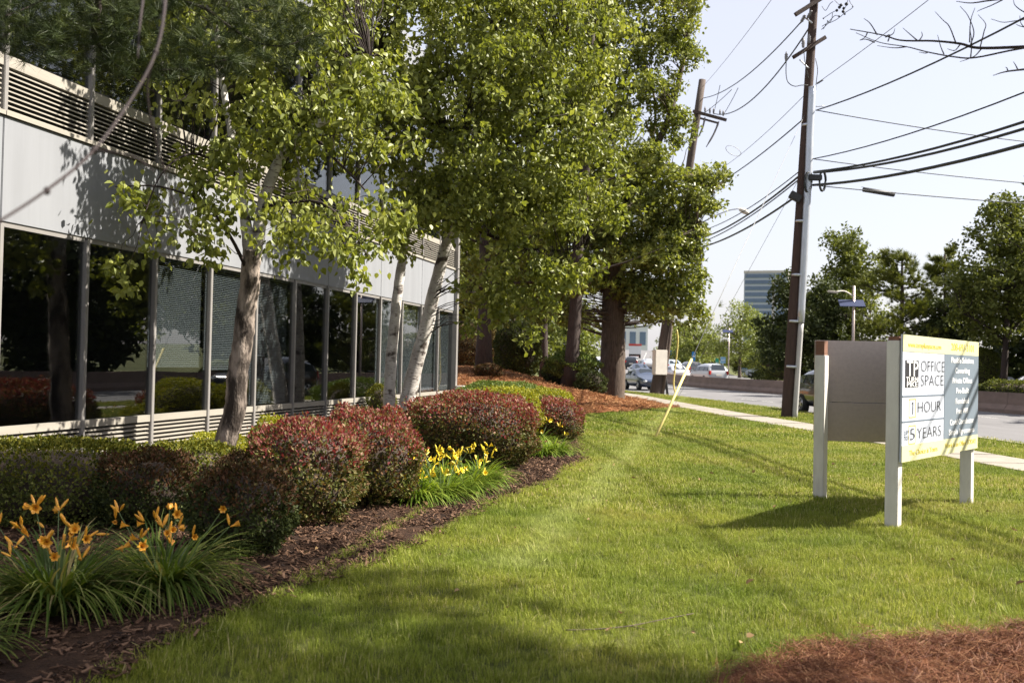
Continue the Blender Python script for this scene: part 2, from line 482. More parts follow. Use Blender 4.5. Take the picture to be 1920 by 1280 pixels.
def inpoly(X, Y, poly):
    inside = np.zeros(len(X), bool)
    n = len(poly)
    for i in range(n):
        x1, y1 = poly[i][:2]; x2, y2 = poly[(i + 1) % n][:2]
        c = ((y1 > Y) != (y2 > Y)) & (X < (x2 - x1) * (Y - y1) / ((y2 - y1) + 1e-12) + x1)
        inside ^= c
    return inside

def densify(poly, step):
    out = []
    for i in range(len(poly)):
        a = np.array(poly[i][:2], float); b = np.array(poly[(i + 1) % len(poly)][:2], float)
        k = max(1, int(np.linalg.norm(b - a) / step))
        out += [tuple(a + (b - a) * j / k) for j in range(k)]
    return out

def sheet(name, poly, step, off, mat, jitter=0.0):
    P = densify(poly, step)
    xs = [p[0] for p in P]; ys = [p[1] for p in P]
    gx, gy = np.meshgrid(np.arange(min(xs) + step * .5, max(xs), step), np.arange(min(ys) + step * .5, max(ys), step))
    gx = gx.ravel(); gy = gy.ravel()
    k = inpoly(gx, gy, P)
    pts = [Vector(p) for p in P] + [Vector((float(x), float(y))) for x, y in zip(gx[k], gy[k])]
    n = len(P)
    v, e, f, *_ = geometry.delaunay_2d_cdt(pts, [(i, (i + 1) % n) for i in range(n)], [], 1, 1e-5)
    arr = np.array([(q.x, q.y) for q in v])
    z = terrain(arr[:, 0], arr[:, 1]) + off
    if jitter: z = z + RNG.uniform(0, jitter, len(z))
    me = bpy.data.meshes.new(name)
    me.from_pydata([(a[0], a[1], b) for a, b in zip(arr, z)], [], f)
    if len(me.polygons) and me.polygons[0].normal.z < 0: me.flip_normals()
    me.polygons.foreach_set('use_smooth', [True] * len(me.polygons))
    me.materials.append(mat)
    o = link(name, me); o['kind'] = 'structure'
    return o

def leaves(P, N, T, L, Wd, kind='leaf', fold=.15):
    """leaf-shaped faces; P base points, N normals, T tip directions, L lengths, Wd widths"""
    n = len(P)
    T = T / (np.linalg.norm(T, axis=1, keepdims=True) + 1e-9)
    S = np.cross(T, N); S /= (np.linalg.norm(S, axis=1, keepdims=True) + 1e-9)
    U = np.cross(S, T)
    L = np.asarray(L).reshape(-1, 1); Wd = np.asarray(Wd).reshape(-1, 1)
    i = np.arange(n)
    if kind == 'diamond':
        V = np.stack([P, P + T * L * .45 + S * Wd / 2 + U * Wd * fold, P + T * L, P + T * L * .45 - S * Wd / 2 + U * Wd * fold], 1).reshape(-1, 3)
        F = np.stack([i * 4, i * 4 + 1, i * 4 + 2, i * 4 + 3], 1)
        return V, [F], 1
    if kind == 'needle':
        V = np.stack([P - S * Wd / 2, P + S * Wd / 2, P + T * L], 1).reshape(-1, 3)
        F = np.stack([i * 3, i * 3 + 1, i * 3 + 2], 1)
        return V, [F], 1
    u = U * Wd * fold
    V = np.stack([P, P + T * L * .22 + S * Wd * .46 + u, P + T * L * .55 + S * Wd * .40 + u, P + T * L - U * L * .06,
                  P + T * L * .55 - S * Wd * .40 + u, P + T * L * .22 - S * Wd * .46 + u], 1).reshape(-1, 3)
    F = np.concatenate([np.stack([i * 6, i * 6 + 1, i * 6 + 2, i * 6 + 3], 1), np.stack([i * 6, i * 6 + 3, i * 6 + 4, i * 6 + 5], 1)])
    return V, [F], 2

def unit(n):
    v = RNG.normal(size=(n, 3)); return v / np.linalg.norm(v, axis=1, keepdims=True)

def scatter(name, pts, protos, scl, tilt=.15, kind='stuff', cat=None, label=None, lie=False):
    """many small alike pieces set on given points (geometry nodes): grass, needles, chips"""
    c = bpy.data.collections.new(name + "_pieces")
    for i, me in enumerate(protos):
        c.objects.link(bpy.data.objects.new(name + "_piece", me))
    me = bpy.data.meshes.new(name)
    n = len(pts)
    me.vertices.add(n); me.vertices.foreach_set('co', np.asarray(pts, np.float32).ravel())
    rot = np.stack([RNG.normal(0, tilt, n), RNG.normal(0, tilt, n), RNG.uniform(0, 6.283, n)], 1).astype(np.float32)
    a = me.attributes.new('rot', 'FLOAT_VECTOR', 'POINT'); a.data.foreach_set('vector', rot.ravel())
    a = me.attributes.new('scl', 'FLOAT', 'POINT'); a.data.foreach_set('value', np.asarray(scl, np.float32))
    a = me.attributes.new('pick', 'INT', 'POINT'); a.data.foreach_set('value', RNG.integers(0, len(protos), n).astype(np.int32))
    me.update()
    o = link(name, me); tag(o, label, cat, None, kind)
    g = bpy.data.node_groups.new(name + "_nodes", 'GeometryNodeTree')
    g.interface.new_socket('Geometry', in_out='INPUT', socket_type='NodeSocketGeometry')
    g.interface.new_socket('Geometry', in_out='OUTPUT', socket_type='NodeSocketGeometry')
    N, Lk = g.nodes, g.links
    gi = N.new('NodeGroupInput'); go = N.new('NodeGroupOutput')
    m2p = N.new('GeometryNodeMeshToPoints')
    ip = N.new('GeometryNodeInstanceOnPoints')
    ci = N.new('GeometryNodeCollectionInfo'); ci.inputs['Collection'].default_value = c
    ci.inputs['Separate Children'].default_value = True; ci.inputs['Reset Children'].default_value = True
    def attr(nm, ty):
        q = N.new('GeometryNodeInputNamedAttribute'); q.data_type = ty; q.inputs['Name'].default_value = nm; return q.outputs['Attribute']
    Lk.new(gi.outputs[0], m2p.inputs['Mesh']); Lk.new(m2p.outputs[0], ip.inputs['Points'])
    Lk.new(ci.outputs[0], ip.inputs['Instance']); ip.inputs['Pick Instance'].default_value = True
    Lk.new(attr('pick', 'INT'), ip.inputs['Instance Index'])
    e2r = N.new('FunctionNodeEulerToRotation'); Lk.new(attr('rot', 'FLOAT_VECTOR'), e2r.inputs[0])
    Lk.new(e2r.outputs[0], ip.inputs['Rotation'])
    Lk.new(attr('scl', 'FLOAT'), ip.inputs['Scale'])
    Lk.new(ip.outputs[0], go.inputs[0])
    md = o.modifiers.new("scatter", 'NODES'); md.node_group = g
    return o

# ------------------------------------------------------------------ ground, beds, walk and road
def gxy(px, py):
    g = ground(px, py); return (g.x, g.y)

bed_edge = [gxy(*p) for p in [(190, 1279), (420, 1165), (560, 1110), (640, 1085), (730, 1048), (807, 1013), (873, 977), (913, 950), (990, 923),
                              (1047, 902), (1066, 880), (1096, 868), (1097, 855), (1087, 828), (1077, 787)]]
straw_edge = [gxy(*p) for p in [(1072, 779), (1130, 775), (1185, 771), (1222, 766)]]
walk_c = [(10.6, -6), (10.1, 4), (9.0, 12), (8.55, 15.5), (7.95, 22), (7.6, 27), (7.2, 31.5), (6.75, 37), (6.35, 44), (5.9, 51), (4.7, 58), (2.6, 70), (0, 86)]
walk_c = smooth_path([(x, y, 0) for x, y in walk_c], 10)
def offset_line(line, d):
    out = []
    for i, p in enumerate(line):
        a = np.array(line[max(0, i - 1)][:2]); b = np.array(line[min(len(line) - 1, i + 1)][:2])
        t = (b - a) / np.linalg.norm(b - a)
        out.append((p[0] + t[1] * d, p[1] - t[0] * d))
    return out
road_near = [(13.6, -60), (13.3, -20), (12.3, 5), (11.15, 21.7), (10.2, 38), (8.3, 51), (6.4, 60), (5.0, 70), (4.2, 80), (4.3, 95), (7.0, 130), (17.5, 200), (26.5, 262)]
barrier_c = [(25.5, -60), (24.5, -10), (22.6, 20), (20.4, 39.6), (17.0, 63), (13.9, 80), (13.9, 95), (16.6, 130), (27, 200), (36, 262)]
road_near = [tuple(p[:2]) for p in smooth_path([(x, y, 0) for x, y in road_near], 8)]
barrier_c = [tuple(p[:2]) for p in smooth_path([(x, y, 0) for x, y in barrier_c], 12)]
road_far = offset_line(barrier_c, 11.0)

# earth sheet to the horizon
def grid_sheet(name, xs, ys, off, mat):
    X, Y = np.meshgrid(xs, ys)
    V = np.stack([X.ravel(), Y.ravel(), terrain(X.ravel(), Y.ravel()) + off], 1)
    nx = len(xs); i, j = np.meshgrid(np.arange(nx - 1), np.arange(len(ys) - 1))
    b = (j * nx + i).ravel()
    F = np.stack([b, b + 1, b + 1 + nx, b + nx], 1)
    o = link(name, np_mesh(name, V, [F], mat, smooth=True)); o['kind'] = 'structure'
    return o
grid_sheet('ground', np.concatenate([np.linspace(-2500, -60, 12), np.linspace(-50, 80, 66), np.linspace(90, 2500, 12)]),
           np.concatenate([np.linspace(-1500, -40, 10), np.linspace(-30, 270, 121), np.linspace(290, 3500, 16)]), -.30, earth_mat)

lawn_poly = [(-1.9, 3.6)] + bed_edge + straw_edge + [(4.0, 38.0), (4.0, 60), (2.0, 80)] + [p for p in reversed(road_near) if -25 < p[1] < 84] + [(12.0, -20), (-2.5, -20)]
sheet('lawn', lawn_poly, .55, 0.0, soil_green)
BLD_F = Vector((-7.34 * .9756, 7.34 * .2195)); BLD_D = Vector((.2195, .9756)); BLD_N = Vector((.9756, -.2195))
def fac(t, n=0.0): return tuple(BLD_F + BLD_D * t + BLD_N * n)
bed_poly = [fac(-9, -.1), (-5.2, -6), (-2.6, -1), (-1.95, 3.6)] + bed_edge + [gxy(1073, 781), (1.0, 28), (-1.3, 28), fac(25.6, .05), fac(25.45, -.1)]
sheet('planting_bed', bed_poly, .3, .022, mulch_mat, .02)
straw_poly = [gxy(1073, 781)] + straw_edge + [tuple(p[:2]) for p in offset_line(walk_c, -.75) if 36 < p[1] < 62] + [(-14, 62), (-14, 30), (-4, 27.5), (-1.2, 27.2), (1.0, 27.9)]
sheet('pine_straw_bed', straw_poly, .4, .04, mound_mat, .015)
ring = [gxy(*p) for p in [(1360, 1275), (1400, 1256), (1458, 1232), (1564, 1208), (1640, 1202), (1723, 1199), (1800, 1188), (1872, 1181), (1950, 1168)]]
ring = [(x, y - .26) for x, y in ring]
ring_poly = ring + [(4.9, 6.0), (5.9, 4.2), (5.5, 2.4), (3.6, 1.6), (1.8, 2.4), (1.2, 3.4), (1.1, 4.2)]
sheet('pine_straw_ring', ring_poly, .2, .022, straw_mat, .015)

sw = thing('sidewalk', 'pale concrete sidewalk curving past the sign', 'sidewalk'); sw['kind'] = 'structure'
# slabs of the walk, each with open joints
def along(line, step):
    P = [np.array(p[:2], float) for p in line]; out = [P[0]]; need = step
    for a, b in zip(P[:-1], P[1:]):
        L = np.linalg.norm(b - a); pos = 0.0
        while L - pos >= need:
            pos += need; out.append(a + (b - a) * pos / L); need = step
        need -= (L - pos)
    return out
cl = along(walk_c, 1.52)
lft, rgt = offset_line(cl, -.64), offset_line(cl, .64)
for i in range(len(cl) - 1):
    a, b, c, d = [np.array(q) for q in (lft[i], rgt[i], rgt[i + 1], lft[i + 1])]
    g = .026 / 1.52
    q = [a + (d - a) * g, b + (c - b) * g, c - (c - b) * g, d - (d - a) * g]
    dz = random.uniform(-.004, .004)
    V = [(p[0], p[1], terr(*p) + .035 + dz) for p in q] + [(p[0], p[1], terr(*p) - .1) for p in q]
    me = bpy.data.meshes.new('slab'); me.from_pydata(V, [], [(0, 1, 2, 3), (0, 4, 5, 1), (1, 5, 6, 2), (2, 6, 7, 3), (3, 7, 4, 0)])
    me.materials.append(walk_mat); link('slab', me, sw)

def ribbon(name, L, R, zl, zr, mat, sub=6):
    n = len(L); V = []; F = []
    for i in range(n):
        for k in range(sub + 1):
            u = k / sub; x = L[i][0] * (1 - u) + R[i][0] * u; y = L[i][1] * (1 - u) + R[i][1] * u
            V.append((x, y, terr(x, y) + zl * (1 - u) + zr * u))
    for i in range(n - 1):
        for k in range(sub):
            a = i * (sub + 1) + k; F.append((a, a + 1, a + sub + 2, a + sub + 1))
    me = bpy.data.meshes.new(name); me.from_pydata(V, [], F); me.materials.append(mat)
    me.polygons.foreach_set('use_smooth', [True] * len(F))
    return me
def resample(line, n):
    P = np.array([p[:2] for p in line]); d = np.concatenate([[0], np.cumsum(np.linalg.norm(np.diff(P, axis=0), axis=1))])
    s = np.linspace(0, d[-1], n); return [(float(np.interp(q, d, P[:, 0])), float(np.interp(q, d, P[:, 1]))) for q in s]
RN, RF, BC = resample(road_near, 160), resample(road_far, 160), resample(barrier_c, 160)
road = link('road', ribbon('road', RN, RF, -.10, -.10, asphalt, 16)); road['kind'] = 'structure'
def lane_line(frac, dash, w=.13):
    a = [(p[0] * (1 - frac) + q[0] * frac, p[1] * (1 - frac) + q[1] * frac) for p, q in zip(RN, BC)]
    pts = along(a, 1.0); mb = MB()
    for i in range(0, len(pts) - 1):
        if dash and i % 12 > 3: continue
        if pts[i][1] > 240: break
        l0, r0 = offset_line(pts[i:i + 2], -w / 2), offset_line(pts[i:i + 2], w / 2)
        mb.add([(p[0], p[1], terr(*p) - .094) for p in (l0[0], r0[0], r0[1], l0[1])], [(0, 1, 2, 3)])
    o = mb.build('lane_marking', paint_white, road); return o
lane_line(.36, True); lane_line(.68, True); lane_line(.96, False); lane_line(.045, False)
kerb = MB()
k0, k1 = offset_line(road_near, 0), offset_line(road_near, -.16)
sel = [i for i in range(len(road_near)) if road_near[i][1] < 120]
V = []; F = []
for i in sel:
    x, y = k0[i]; u, v = k1[i]
    V += [(x, y, terr(x, y) - .2), (x, y, terr(x, y) + .03), (u, v, terr(u, v) + .035), (u, v, terr(u, v) - .2)]
for j in range(len(sel) - 1):
    for q in range(3): F.append((j * 4 + q, j * 4 + q + 1, j * 4 + q + 5, j * 4 + q + 4))
kerb.add(V, F); o = kerb.build('kerb', concrete); o['kind'] = 'structure'

# median barrier: one thing, sections as parts
bar = thing('median_barrier', 'long brown stained concrete barrier between the two carriageways', 'barrier')
prof = [(-.30, -.12), (-.30, .06), (-.16, .26), (-.11, .74), (.11, .74), (.16, .26), (.30, .06), (.30, -.12)]
bp_ = along(barrier_c, 3.05)
for i in range(len(bp_) - 1):
    if bp_[i][1] > 128: break
    a, b = bp_[i], bp_[i + 1]; t = (b - a) / np.linalg.norm(b - a); nrm = np.array((t[1], -t[0]))
    V = []
    for p in (a + t * .012, b - t * .012):
        for o_, z in prof: V.append((p[0] + nrm[0] * o_, p[1] + nrm[1] * o_, terr(*p) + z))
    k = len(prof); F = [(j, (j + 1) % k, k + (j + 1) % k, k + j) for j in range(k)] + [tuple(range(k - 1, -1, -1)), tuple(range(k, 2 * k))]
    me = bpy.data.meshes.new('barrier_section'); me.from_pydata(V, [], F); me.materials.append(barrier_mat)
    link('barrier_section', me, bar)

# ------------------------------------------------------------------ the office building
MOD, T0 = 1.394, 10.12
bld = thing('office_building', 'two tone grey office building of dark tinted windows, louvre bands and pale metal panels', 'office building',
            (BLD_F.x, BLD_F.y, 0), math.atan2(BLD_D.y, BLD_D.x))
K0, K1 = -4, 11
def tk(k): return T0 + MOD * k
tA, tB = tk(K0), tk(K1)
Z = dict(sill=.762, head=2.86, sp_top=4.01, lv_top=4.47, sill2=4.59, head2=7.55, roof=8.9)
# plinth, floors, roof, back and end walls (depth goes inward, +y local)
def bbox(name, x0, x1, y0, y1, z0, z1, mat, bevel=0):
    mb = MB(); mb.box(((x0 + x1) / 2, (y0 + y1) / 2, (z0 + z1) / 2), (x1 - x0, y1 - y0, z1 - z0))
    return mb.build(name, mat, bld, bevel=bevel)
bbox('plinth', tA, tB + .06, -.02, .5, -.3, .045, concrete)
bbox('floor_slab', tA, tB - .2, .5, 9.0, -.3, .10, interior_mat)
bbox('floor_slab', tA, tB - .2, .22, 9.0, 2.90, 3.95, interior_mat)
bbox('roof', tA - .05, tB + .10, -.02, 9.4, 8.55, 8.9, panel_paint)
bbox('back_wall', tA, tB, 9.0, 9.3, -.3, 8.55, panel_paint)
bbox('end_wall', tB - .02, tB + .16, .16, 9.0, -.3, 8.55, panel_paint)
bbox('end_wall', tA - .3, tA, .16, 9.0, -.3, 8.55, panel_paint)
bbox('partition', tA, tB - .2, 4.2, 4.35, .10, 2.90, interior_mat)
bbox('partition', tA, tB - .2, 4.2, 4.35, 3.95, 8.5, interior_mat)
bbox('corner_post', tB + .0, tB + .16, -.10, .16, -.2, 8.55, alu_paint)
bbox('corner_block', tB - .02, tB + .30, -.32, -.10, .02, .90, sign_post, .01)
# glass panes
def pane(k, z0, z1):
    mb = MB(); mb.box((tk(k) + MOD / 2, .022, (z0 + z1) / 2), (MOD - .055, .012, z1 - z0 - .05)); return mb.build('window_pane', glass, bld)
for k in range(K0, K1):
    pane(k, Z['sill'], Z['head']); pane(k, Z['sill2'], Z['head2'])
# rails: sills and heads as continuous trim, one per module
sill_me = None
for k in range(K0, K1):
    for z, h, d in ((Z['sill'] - .025, .085, .10), (Z['sill2'] - .06, .12, .10)):
        mb = MB(); mb.box((tk(k) + MOD / 2, .02, z), (MOD - .064, .07, h)); mb.build('window_sill', louvre_paint, bld)
    mb = MB(); mb.box((tk(k) + MOD / 2, .04, Z['head'] - .005), (MOD - .064, .07, .05)); mb.build('window_head', alu_paint, bld)
# mullions
def mullion(k, z0, z1):
    mb = MB(); mb.box((tk(k), .005, (z0 + z1) / 2), (.060, .075, z1 - z0)); return mb.build('mullion', alu_paint, bld, bevel=.006)
for k in range(K0, K1):
    mullion(k, .05, Z['head'] - .004); mullion(k, Z['sp_top'] - .03, Z['head2'])
# spandrel panels two modules wide
def spandrel(k0, k1, z0, z1):
    mb = MB(); x0, x1 = tk(k0) + .006, tk(k1) - .006
    mb.box(((x0 + x1) / 2, .05, (z0 + z1) / 2), (x1 - x0, .12, z1 - z0))
    mb.build('wall_panel', panel_paint, bld, bevel=.006)
for k in range(-5, 11, 2):
    k0, k1 = max(k, K0), min(k + 2, K1)
    if k1 > k0:
        spandrel(k0, k1, Z['head'] + .02, Z['sp_top'] - .05); spandrel(k0, k1, Z['head2'], 8.55)
        mb = MB(); x0, x1 = tk(k0) + .006, tk(k1) - .006
        mb.box(((x0 + x1) / 2, .03, Z['sp_top'] - .022), (x1 - x0, .14, .044)); mb.build('panel_cap', louvre_paint, bld)
# louvre grilles with separate slats
slat = MB()
s0 = MOD / 2 - .034
slat.add([(-s0, -.035, -.006), (s0, -.035, -.006), (s0, .05, .012), (-s0, .05, .012),
          (-s0, -.035, -.021), (s0, -.035, -.021), (s0, .05, .004), (-s0, .05, .004)],
         [(0, 1, 2, 3), (7, 6, 5, 4), (4, 5, 1, 0), (5, 6, 2, 1), (6, 7, 3, 2), (7, 4, 0, 3)])
slat_me = slat.mesh('slat', louvre_paint)
def grille(k, z0, z1, n):
    mb = MB(); mb.box((0, .12, (z1 - z0) / 2), (MOD - .07, .02, z1 - z0))
    g = mb.build('louvre_grille', dark_plastic, bld, loc=(tk(k) + MOD / 2, 0, z0))
    for i in range(n):
        link('slat', slat_me, g, loc=(0, .035, (i + .5) * (z1 - z0) / n))
for k in range(K0, K1):
    grille(k, .06, Z['sill'] - .07, 12); grille(k, Z['sp_top'] + .005, Z['sill2'] - .12, 9)
# venetian blinds behind some windows
dim_blind = M('dim_blind_slat', (.10, .11, .13), .6, .05)
def blind(k, z0, z1, pitch=.026, mat=blind_mat):
    mb = MB(); n = int((z1 - z0) / pitch); h = MOD / 2 - .05
    for i in range(n):
        z = z0 + i * pitch
        mb.add([(tk(k) + MOD / 2 - h, .095, z), (tk(k) + MOD / 2 + h, .095, z), (tk(k) + MOD / 2 + h, .125, z + .022), (tk(k) + MOD / 2 - h, .125, z + .022)], [(0, 1, 2, 3)])
    mb.box((tk(k) + MOD / 2, .11, z1 + .02), (2 * h, .05, .04))
    b = mb.build('blind', mat, bld); return b
for k, f in ((-2, .45), (1, .30), (2, .28), (3, .02), (7, .05), (8, .02), (9, .02), (10, .02)):
    blind(k, Z['sill'] + f * 2.1, Z['head'] - .06)
for k in (-3, -1, 0, 4, 7):
    blind(k, Z['sill2'] + .1, Z['head2'] - .06, mat=dim_blind)
# ------------------------------------------------------------------ trees
def clump_leaves(C, n_per, rxy, rz, L, Wd, kind, droop, up, jitter=.35, hang=0.0):
    """leaves gathered round clump centres C (m,3)"""
    m = len(C)
    r = np.repeat(C, n_per, axis=0); n = len(r)
    d = unit(n) * (RNG.uniform(0, 1, n) ** .45)[:, None]
    sc = np.repeat(RNG.uniform(.7, 1.25, m), n_per)[:, None]
    P = r + d * np.array([rxy, rxy, rz]) * sc
    if hang: P[:, 2] -= np.abs(RNG.normal(0, hang, n))
    Nn = unit(n) * .9 + d * .5
    if droop > .6: Nn[:, 2] *= .35
    Nn = Nn + np.array([0, 0, up]); Nn /= np.linalg.norm(Nn, axis=1, keepdims=True)
    T = unit(n) + d * .5 + np.array([0, 0, -droop])
    s = RNG.uniform(1 - jitter, 1 + jitter, n)
    V, F, per = leaves(P, Nn, T, L * s, Wd * s, kind)
    base = np.repeat(RNG.uniform(0, 1, m), n_per)
    rn = np.clip(.45 * base + .55 * RNG.uniform(0, 1, n), 0, 1)
    return V, F, np.tile(rn, per)

def blob_points(blobs, n, shell=.5, wpow=.55):
    """clump centres in a list of ellipsoids (cx,cy,cz,rx,ry,rz), more of them towards the outside"""
    vol = np.array([b[3] * b[4] * b[5] for b in blobs]) ** wpow
    cnt = np.maximum(2, (vol / vol.sum() * n)).astype(int)
    out = []
    for b, k in zip(blobs, cnt):
        d = unit(k) * (RNG.uniform(shell ** 3, 1, k) ** (1 / 3))[:, None]
        out.append(np.array(b[:3]) + d * np.array(b[3:6]))
    return np.concatenate(out)

def limb_mesh(paths, mat, k=6, smooth=True, name='limbs'):
    mb = MB()
    for pts, r0, r1 in paths:
        n = len(pts)
        mb.tube(pts, [r0 + (r1 - r0) * (i / (n - 1)) ** .8 for i in range(n)], k, cap=True, wob=.05)
    return mb.mesh(name, mat, smooth)

def twig_paths(C, skel, r=.012, sag=.1, wander=.06, every=1):
    """a thin branch from the nearest point of the skeleton to every clump centre"""
    S = np.array(skel); out = []
    for c in C[::every]:
        d = np.linalg.norm((S - c) * np.array([1, 1, .8]), axis=1) + np.maximum(0, S[:, 2] - c[2]) * .9
        q = S[np.argmin(d)]
        L = np.linalg.norm(c - q)
        if L < .05: continue
        pts = []
        for t in (0, .25, .5, .75, 1):
            p = q + (c - q) * t; p = p + np.array([0, 0, sag * L * math.sin(math.pi * t)])
            if 0 < t < 1: p = p + RNG.normal(0, wander * L, 3) * .5
            pts.append(p)
        out.append((pts, r * (1 + .5 * min(L, 2.2)), r * .35))
    return out

def skeleton_points(paths):
    out = []
    for pts, *_ in paths:
        for a, b in zip(pts[:-1], pts[1:]):
            a, b = np.array(a), np.array(b)
            for t in (0, .33, .66): out.append(a + (b - a) * t)
    return out

def build_tree(name, label, cat, base, trunks, limbs, blobs, leafm, bark, n_clumps, per, rxy, rz, L, Wd, kind='leaf', droop=.3, up=.3,
               hang=0, group=None, twig_r=.012, twig_every=1, sag=.1, shell=.5, k_trunk=12, extra=None, limb_mat=None, wpow=.55):
    root = thing(name, label, cat, base, 0, group)
    for pts, r0, r1, *tm in trunks:
        P = smooth_path(pts, 6); n = len(P)
        mb = MB(); rr = [r0 + (r1 - r0) * i / (n - 1) for i in range(n)]
        rr[0] *= 1 if tm else 1.28; rr[1] *= 1 if tm else 1.12
        mb.tube(P, rr, k_trunk, wob=.07)
        link('trunk', mb.mesh('trunk', tm[0] if tm else bark, True), root, world=True)
    lp = [(smooth_path(p, 4), a, b) for p, a, b in limbs]
    sk = skeleton_points([(smooth_path(p, 4), 0, 0) for p, *_ in trunks] + lp)
    C = blob_points(blobs, n_clumps, shell, wpow)
    if extra is not None: C = np.concatenate([C, extra])
    tw = twig_paths(C, [s for s in sk], twig_r, sag, every=twig_every)
    if lp or tw:
        link('limbs', limb_mesh(lp + tw, limb_mat or bark, 5), root, world=True)
    V, F, rn = clump_leaves(C, per, rxy, rz, L, Wd, kind, droop, up, hang=hang)
    link('crown', np_mesh('crown', V, F, leafm, rn), root, world=True, kind='stuff')
    return root, C

def pxb(px, py, y, rw, rh, rd=None):
    """crown blob given by where its centre stands (image ray cut at depth y) and its radii in metres"""
    p = at(px, py, y); return (p.x, p.y, p.z, rw, rd or rw, rh)

# near birch beside the facade
def pp(y, *pts): return [at(px, py, y + (dy[0] if dy else 0)) for px, py, *dy in pts]
b1 = Vector((at(408, 880, 12.5).x, 12.5, 0)); b1.z = terr(b1.x, b1.y)
tr1 = [[b1 - Vector((0, 0, .1))] + pp(12.5, (417, 860), (427, 815), (441, 765), (445, 705), (456, 640), (460, 590), (468, 540), (471, 492), (474, 470)), .145, .115]
fork1 = [pp(12.5, (469, 500), (465, 450), (458, 400, .05), (446, 320, .1), (432, 240, .2), (415, 140, .3), (405, 40, .3)), .085, .03, birch_white_m]
fork2 = [pp(12.5, (473, 500), (484, 440), (492, 390), (510, 330, -.1), (535, 285, -.15), (580, 245, -.2), (640, 200, -.1), (700, 110, .1)), .095, .035, birch_white_m]
l1 = [
      (pp(12.5, (470, 520), (430, 440, -.3), (380, 380, -.6), (300, 350, -.9), (215, 350, -1.1)), .028, .008),
      (pp(12.5, (446, 330), (400, 300, -.4), (350, 290, -.7), (300, 330, -1.0), (265, 420, -1.2)), .025, .007),
      (pp(12.5, (488, 390), (540, 380, -.5), (600, 380, -.8), (650, 420, -.9), (690, 480, -.9)), .028, .008),
      (pp(12.5, (580, 245), (620, 290, -.3), (670, 340, -.4), (720, 400, -.5)), .03, .008)]
bl1 = [pxb(330, 350, 11.7, .62, .15), pxb(235, 358, 11.4, .45, .10), pxb(285, 430, 11.4, .14, .28), pxb(235, 500, 11.4, .18, .22), pxb(345, 420, 11.5, .25, .16),
       pxb(450, 240, 12.3, .95, .65), pxb(480, 370, 11.8, .95, .30), pxb(560, 440, 11.6, .7, .32), pxb(640, 470, 11.6, .42, .36),
       pxb(600, 230, 12.2, .9, .5), pxb(560, 120, 12.6, 1.2, .8), pxb(400, 110, 12.3, .9, .7), pxb(680, 210, 12.4, .9, .7), pxb(400, 290, 12.0, .5, .36),
       pxb(690, 400, 12.0, .5, .35), pxb(520, -40, 12.6, 1.5, .8), pxb(420, 450, 11.5, .4, .16)]
birch1, C1 = build_tree('birch_tree', 'leaning birch with peeling brown trunk forking low, nearest to the camera in the bed', 'tree', b1, [tr1, fork1, fork2], l1, bl1, birch_leaf, birch_dead,
                        330, 32, .20, .16, .088, .064, 'leaf', .95, .1, hang=.08, twig_r=.0055, sag=.12, limb_mat=twig_bark, wpow=.75)
# the fork of the near birch shows white bark
mb = MB(); mb.tube(smooth_path(pp(12.44, (468, 470), (472, 440), (470, 400), (466, 385)), 4), [.05, .062, .06, .04], 8) if False else None
# single leaves of the near birch that hang free in front of the facade
lf = MB(); lf.add([(0, 0, 0), (.030, 0, -.022), (.027, 0, -.052), (0, .004, -.088), (-.027, 0, -.052), (-.030, 0, -.022)], [(0, 1, 2, 3), (0, 3, 4, 5)])
lf_me = []
for i in range(3):
    me = lf.mesh('leaf', birch_leaf); a = me.attributes.new('rnd', 'FLOAT', 'FACE'); a.data.foreach_set('value', [.25 + .3 * i] * 2); lf_me.append(me)
low = C1[np.argsort(np.where(C1[:, 2] < 3.7, 0, 1) + np.abs(C1[:, 0] + 3.6) * .01)][:60]
for i in range(300):
    c = low[i % len(low)] + RNG.normal(0, 1, 3) * np.array([.2, .14, .18])
    o = link('leaf', lf_me[i % 3], birch1, world=True)
    o.location = Vector(c); o.rotation_euler = (random.uniform(-.7, .7), random.uniform(-.5, .5), random.uniform(0, 6.28)); s = random.uniform(.7, 1.1); o.scale = (s, s, s)

# twin stem birch further along
b2 = Vector((at(742, 800, 19.0).x, 19.0, 0)); b2.z = terr(b2.x, b2.y)
zb = b2.z
t2a = [[at(730, 822, 19.0), at(729, 790, 19), at(732, 700, 19), at(738, 620, 19), at(748, 530, 19), at(757, 470, 19), at(768, 390, 19), at(785, 280, 19), at(800, 150, 19), at(812, 20, 19)], .125, .05]
t2b = [[at(752, 822, 18.9), at(757, 785, 18.9), at(776, 700, 18.9), at(800, 610, 18.9), at(818, 530, 18.9), at(838, 455, 18.8), at(856, 400, 18.7), at(880, 300, 18.6), at(910, 180, 18.5), at(935, 40, 18.4)], .165, .06]
l2 = [(pp(18.7, (848, 430), (900, 435, -.2), (940, 450, -.3), (990, 465, -.4), (1040, 470, -.5), (1100, 462, -.6)), .05, .012),
      (pp(18.7, (925, 448), (950, 430, -.2), (965, 412, -.3), (985, 405, -.4)), .03, .012),
      (pp(18.7, (870, 340), (930, 300, -.3), (1000, 250, -.5), (1080, 230, -.8), (1150, 260, -1)), .05, .012),
      (pp(18.7, (800, 180), (740, 130, -.3), (690, 110, -.6), (640, 130, -.8)), .04, .012),
      (pp(18.7, (905, 200), (960, 130, -.3), (1040, 80, -.5), (1120, 60, -.6)), .045, .012),
      (pp(18.7, (785, 290), (830, 250, -.6), (870, 250, -.9)), .04, .012)]
edge2 = lambda y: 1130 + random.uniform(-75, 60)
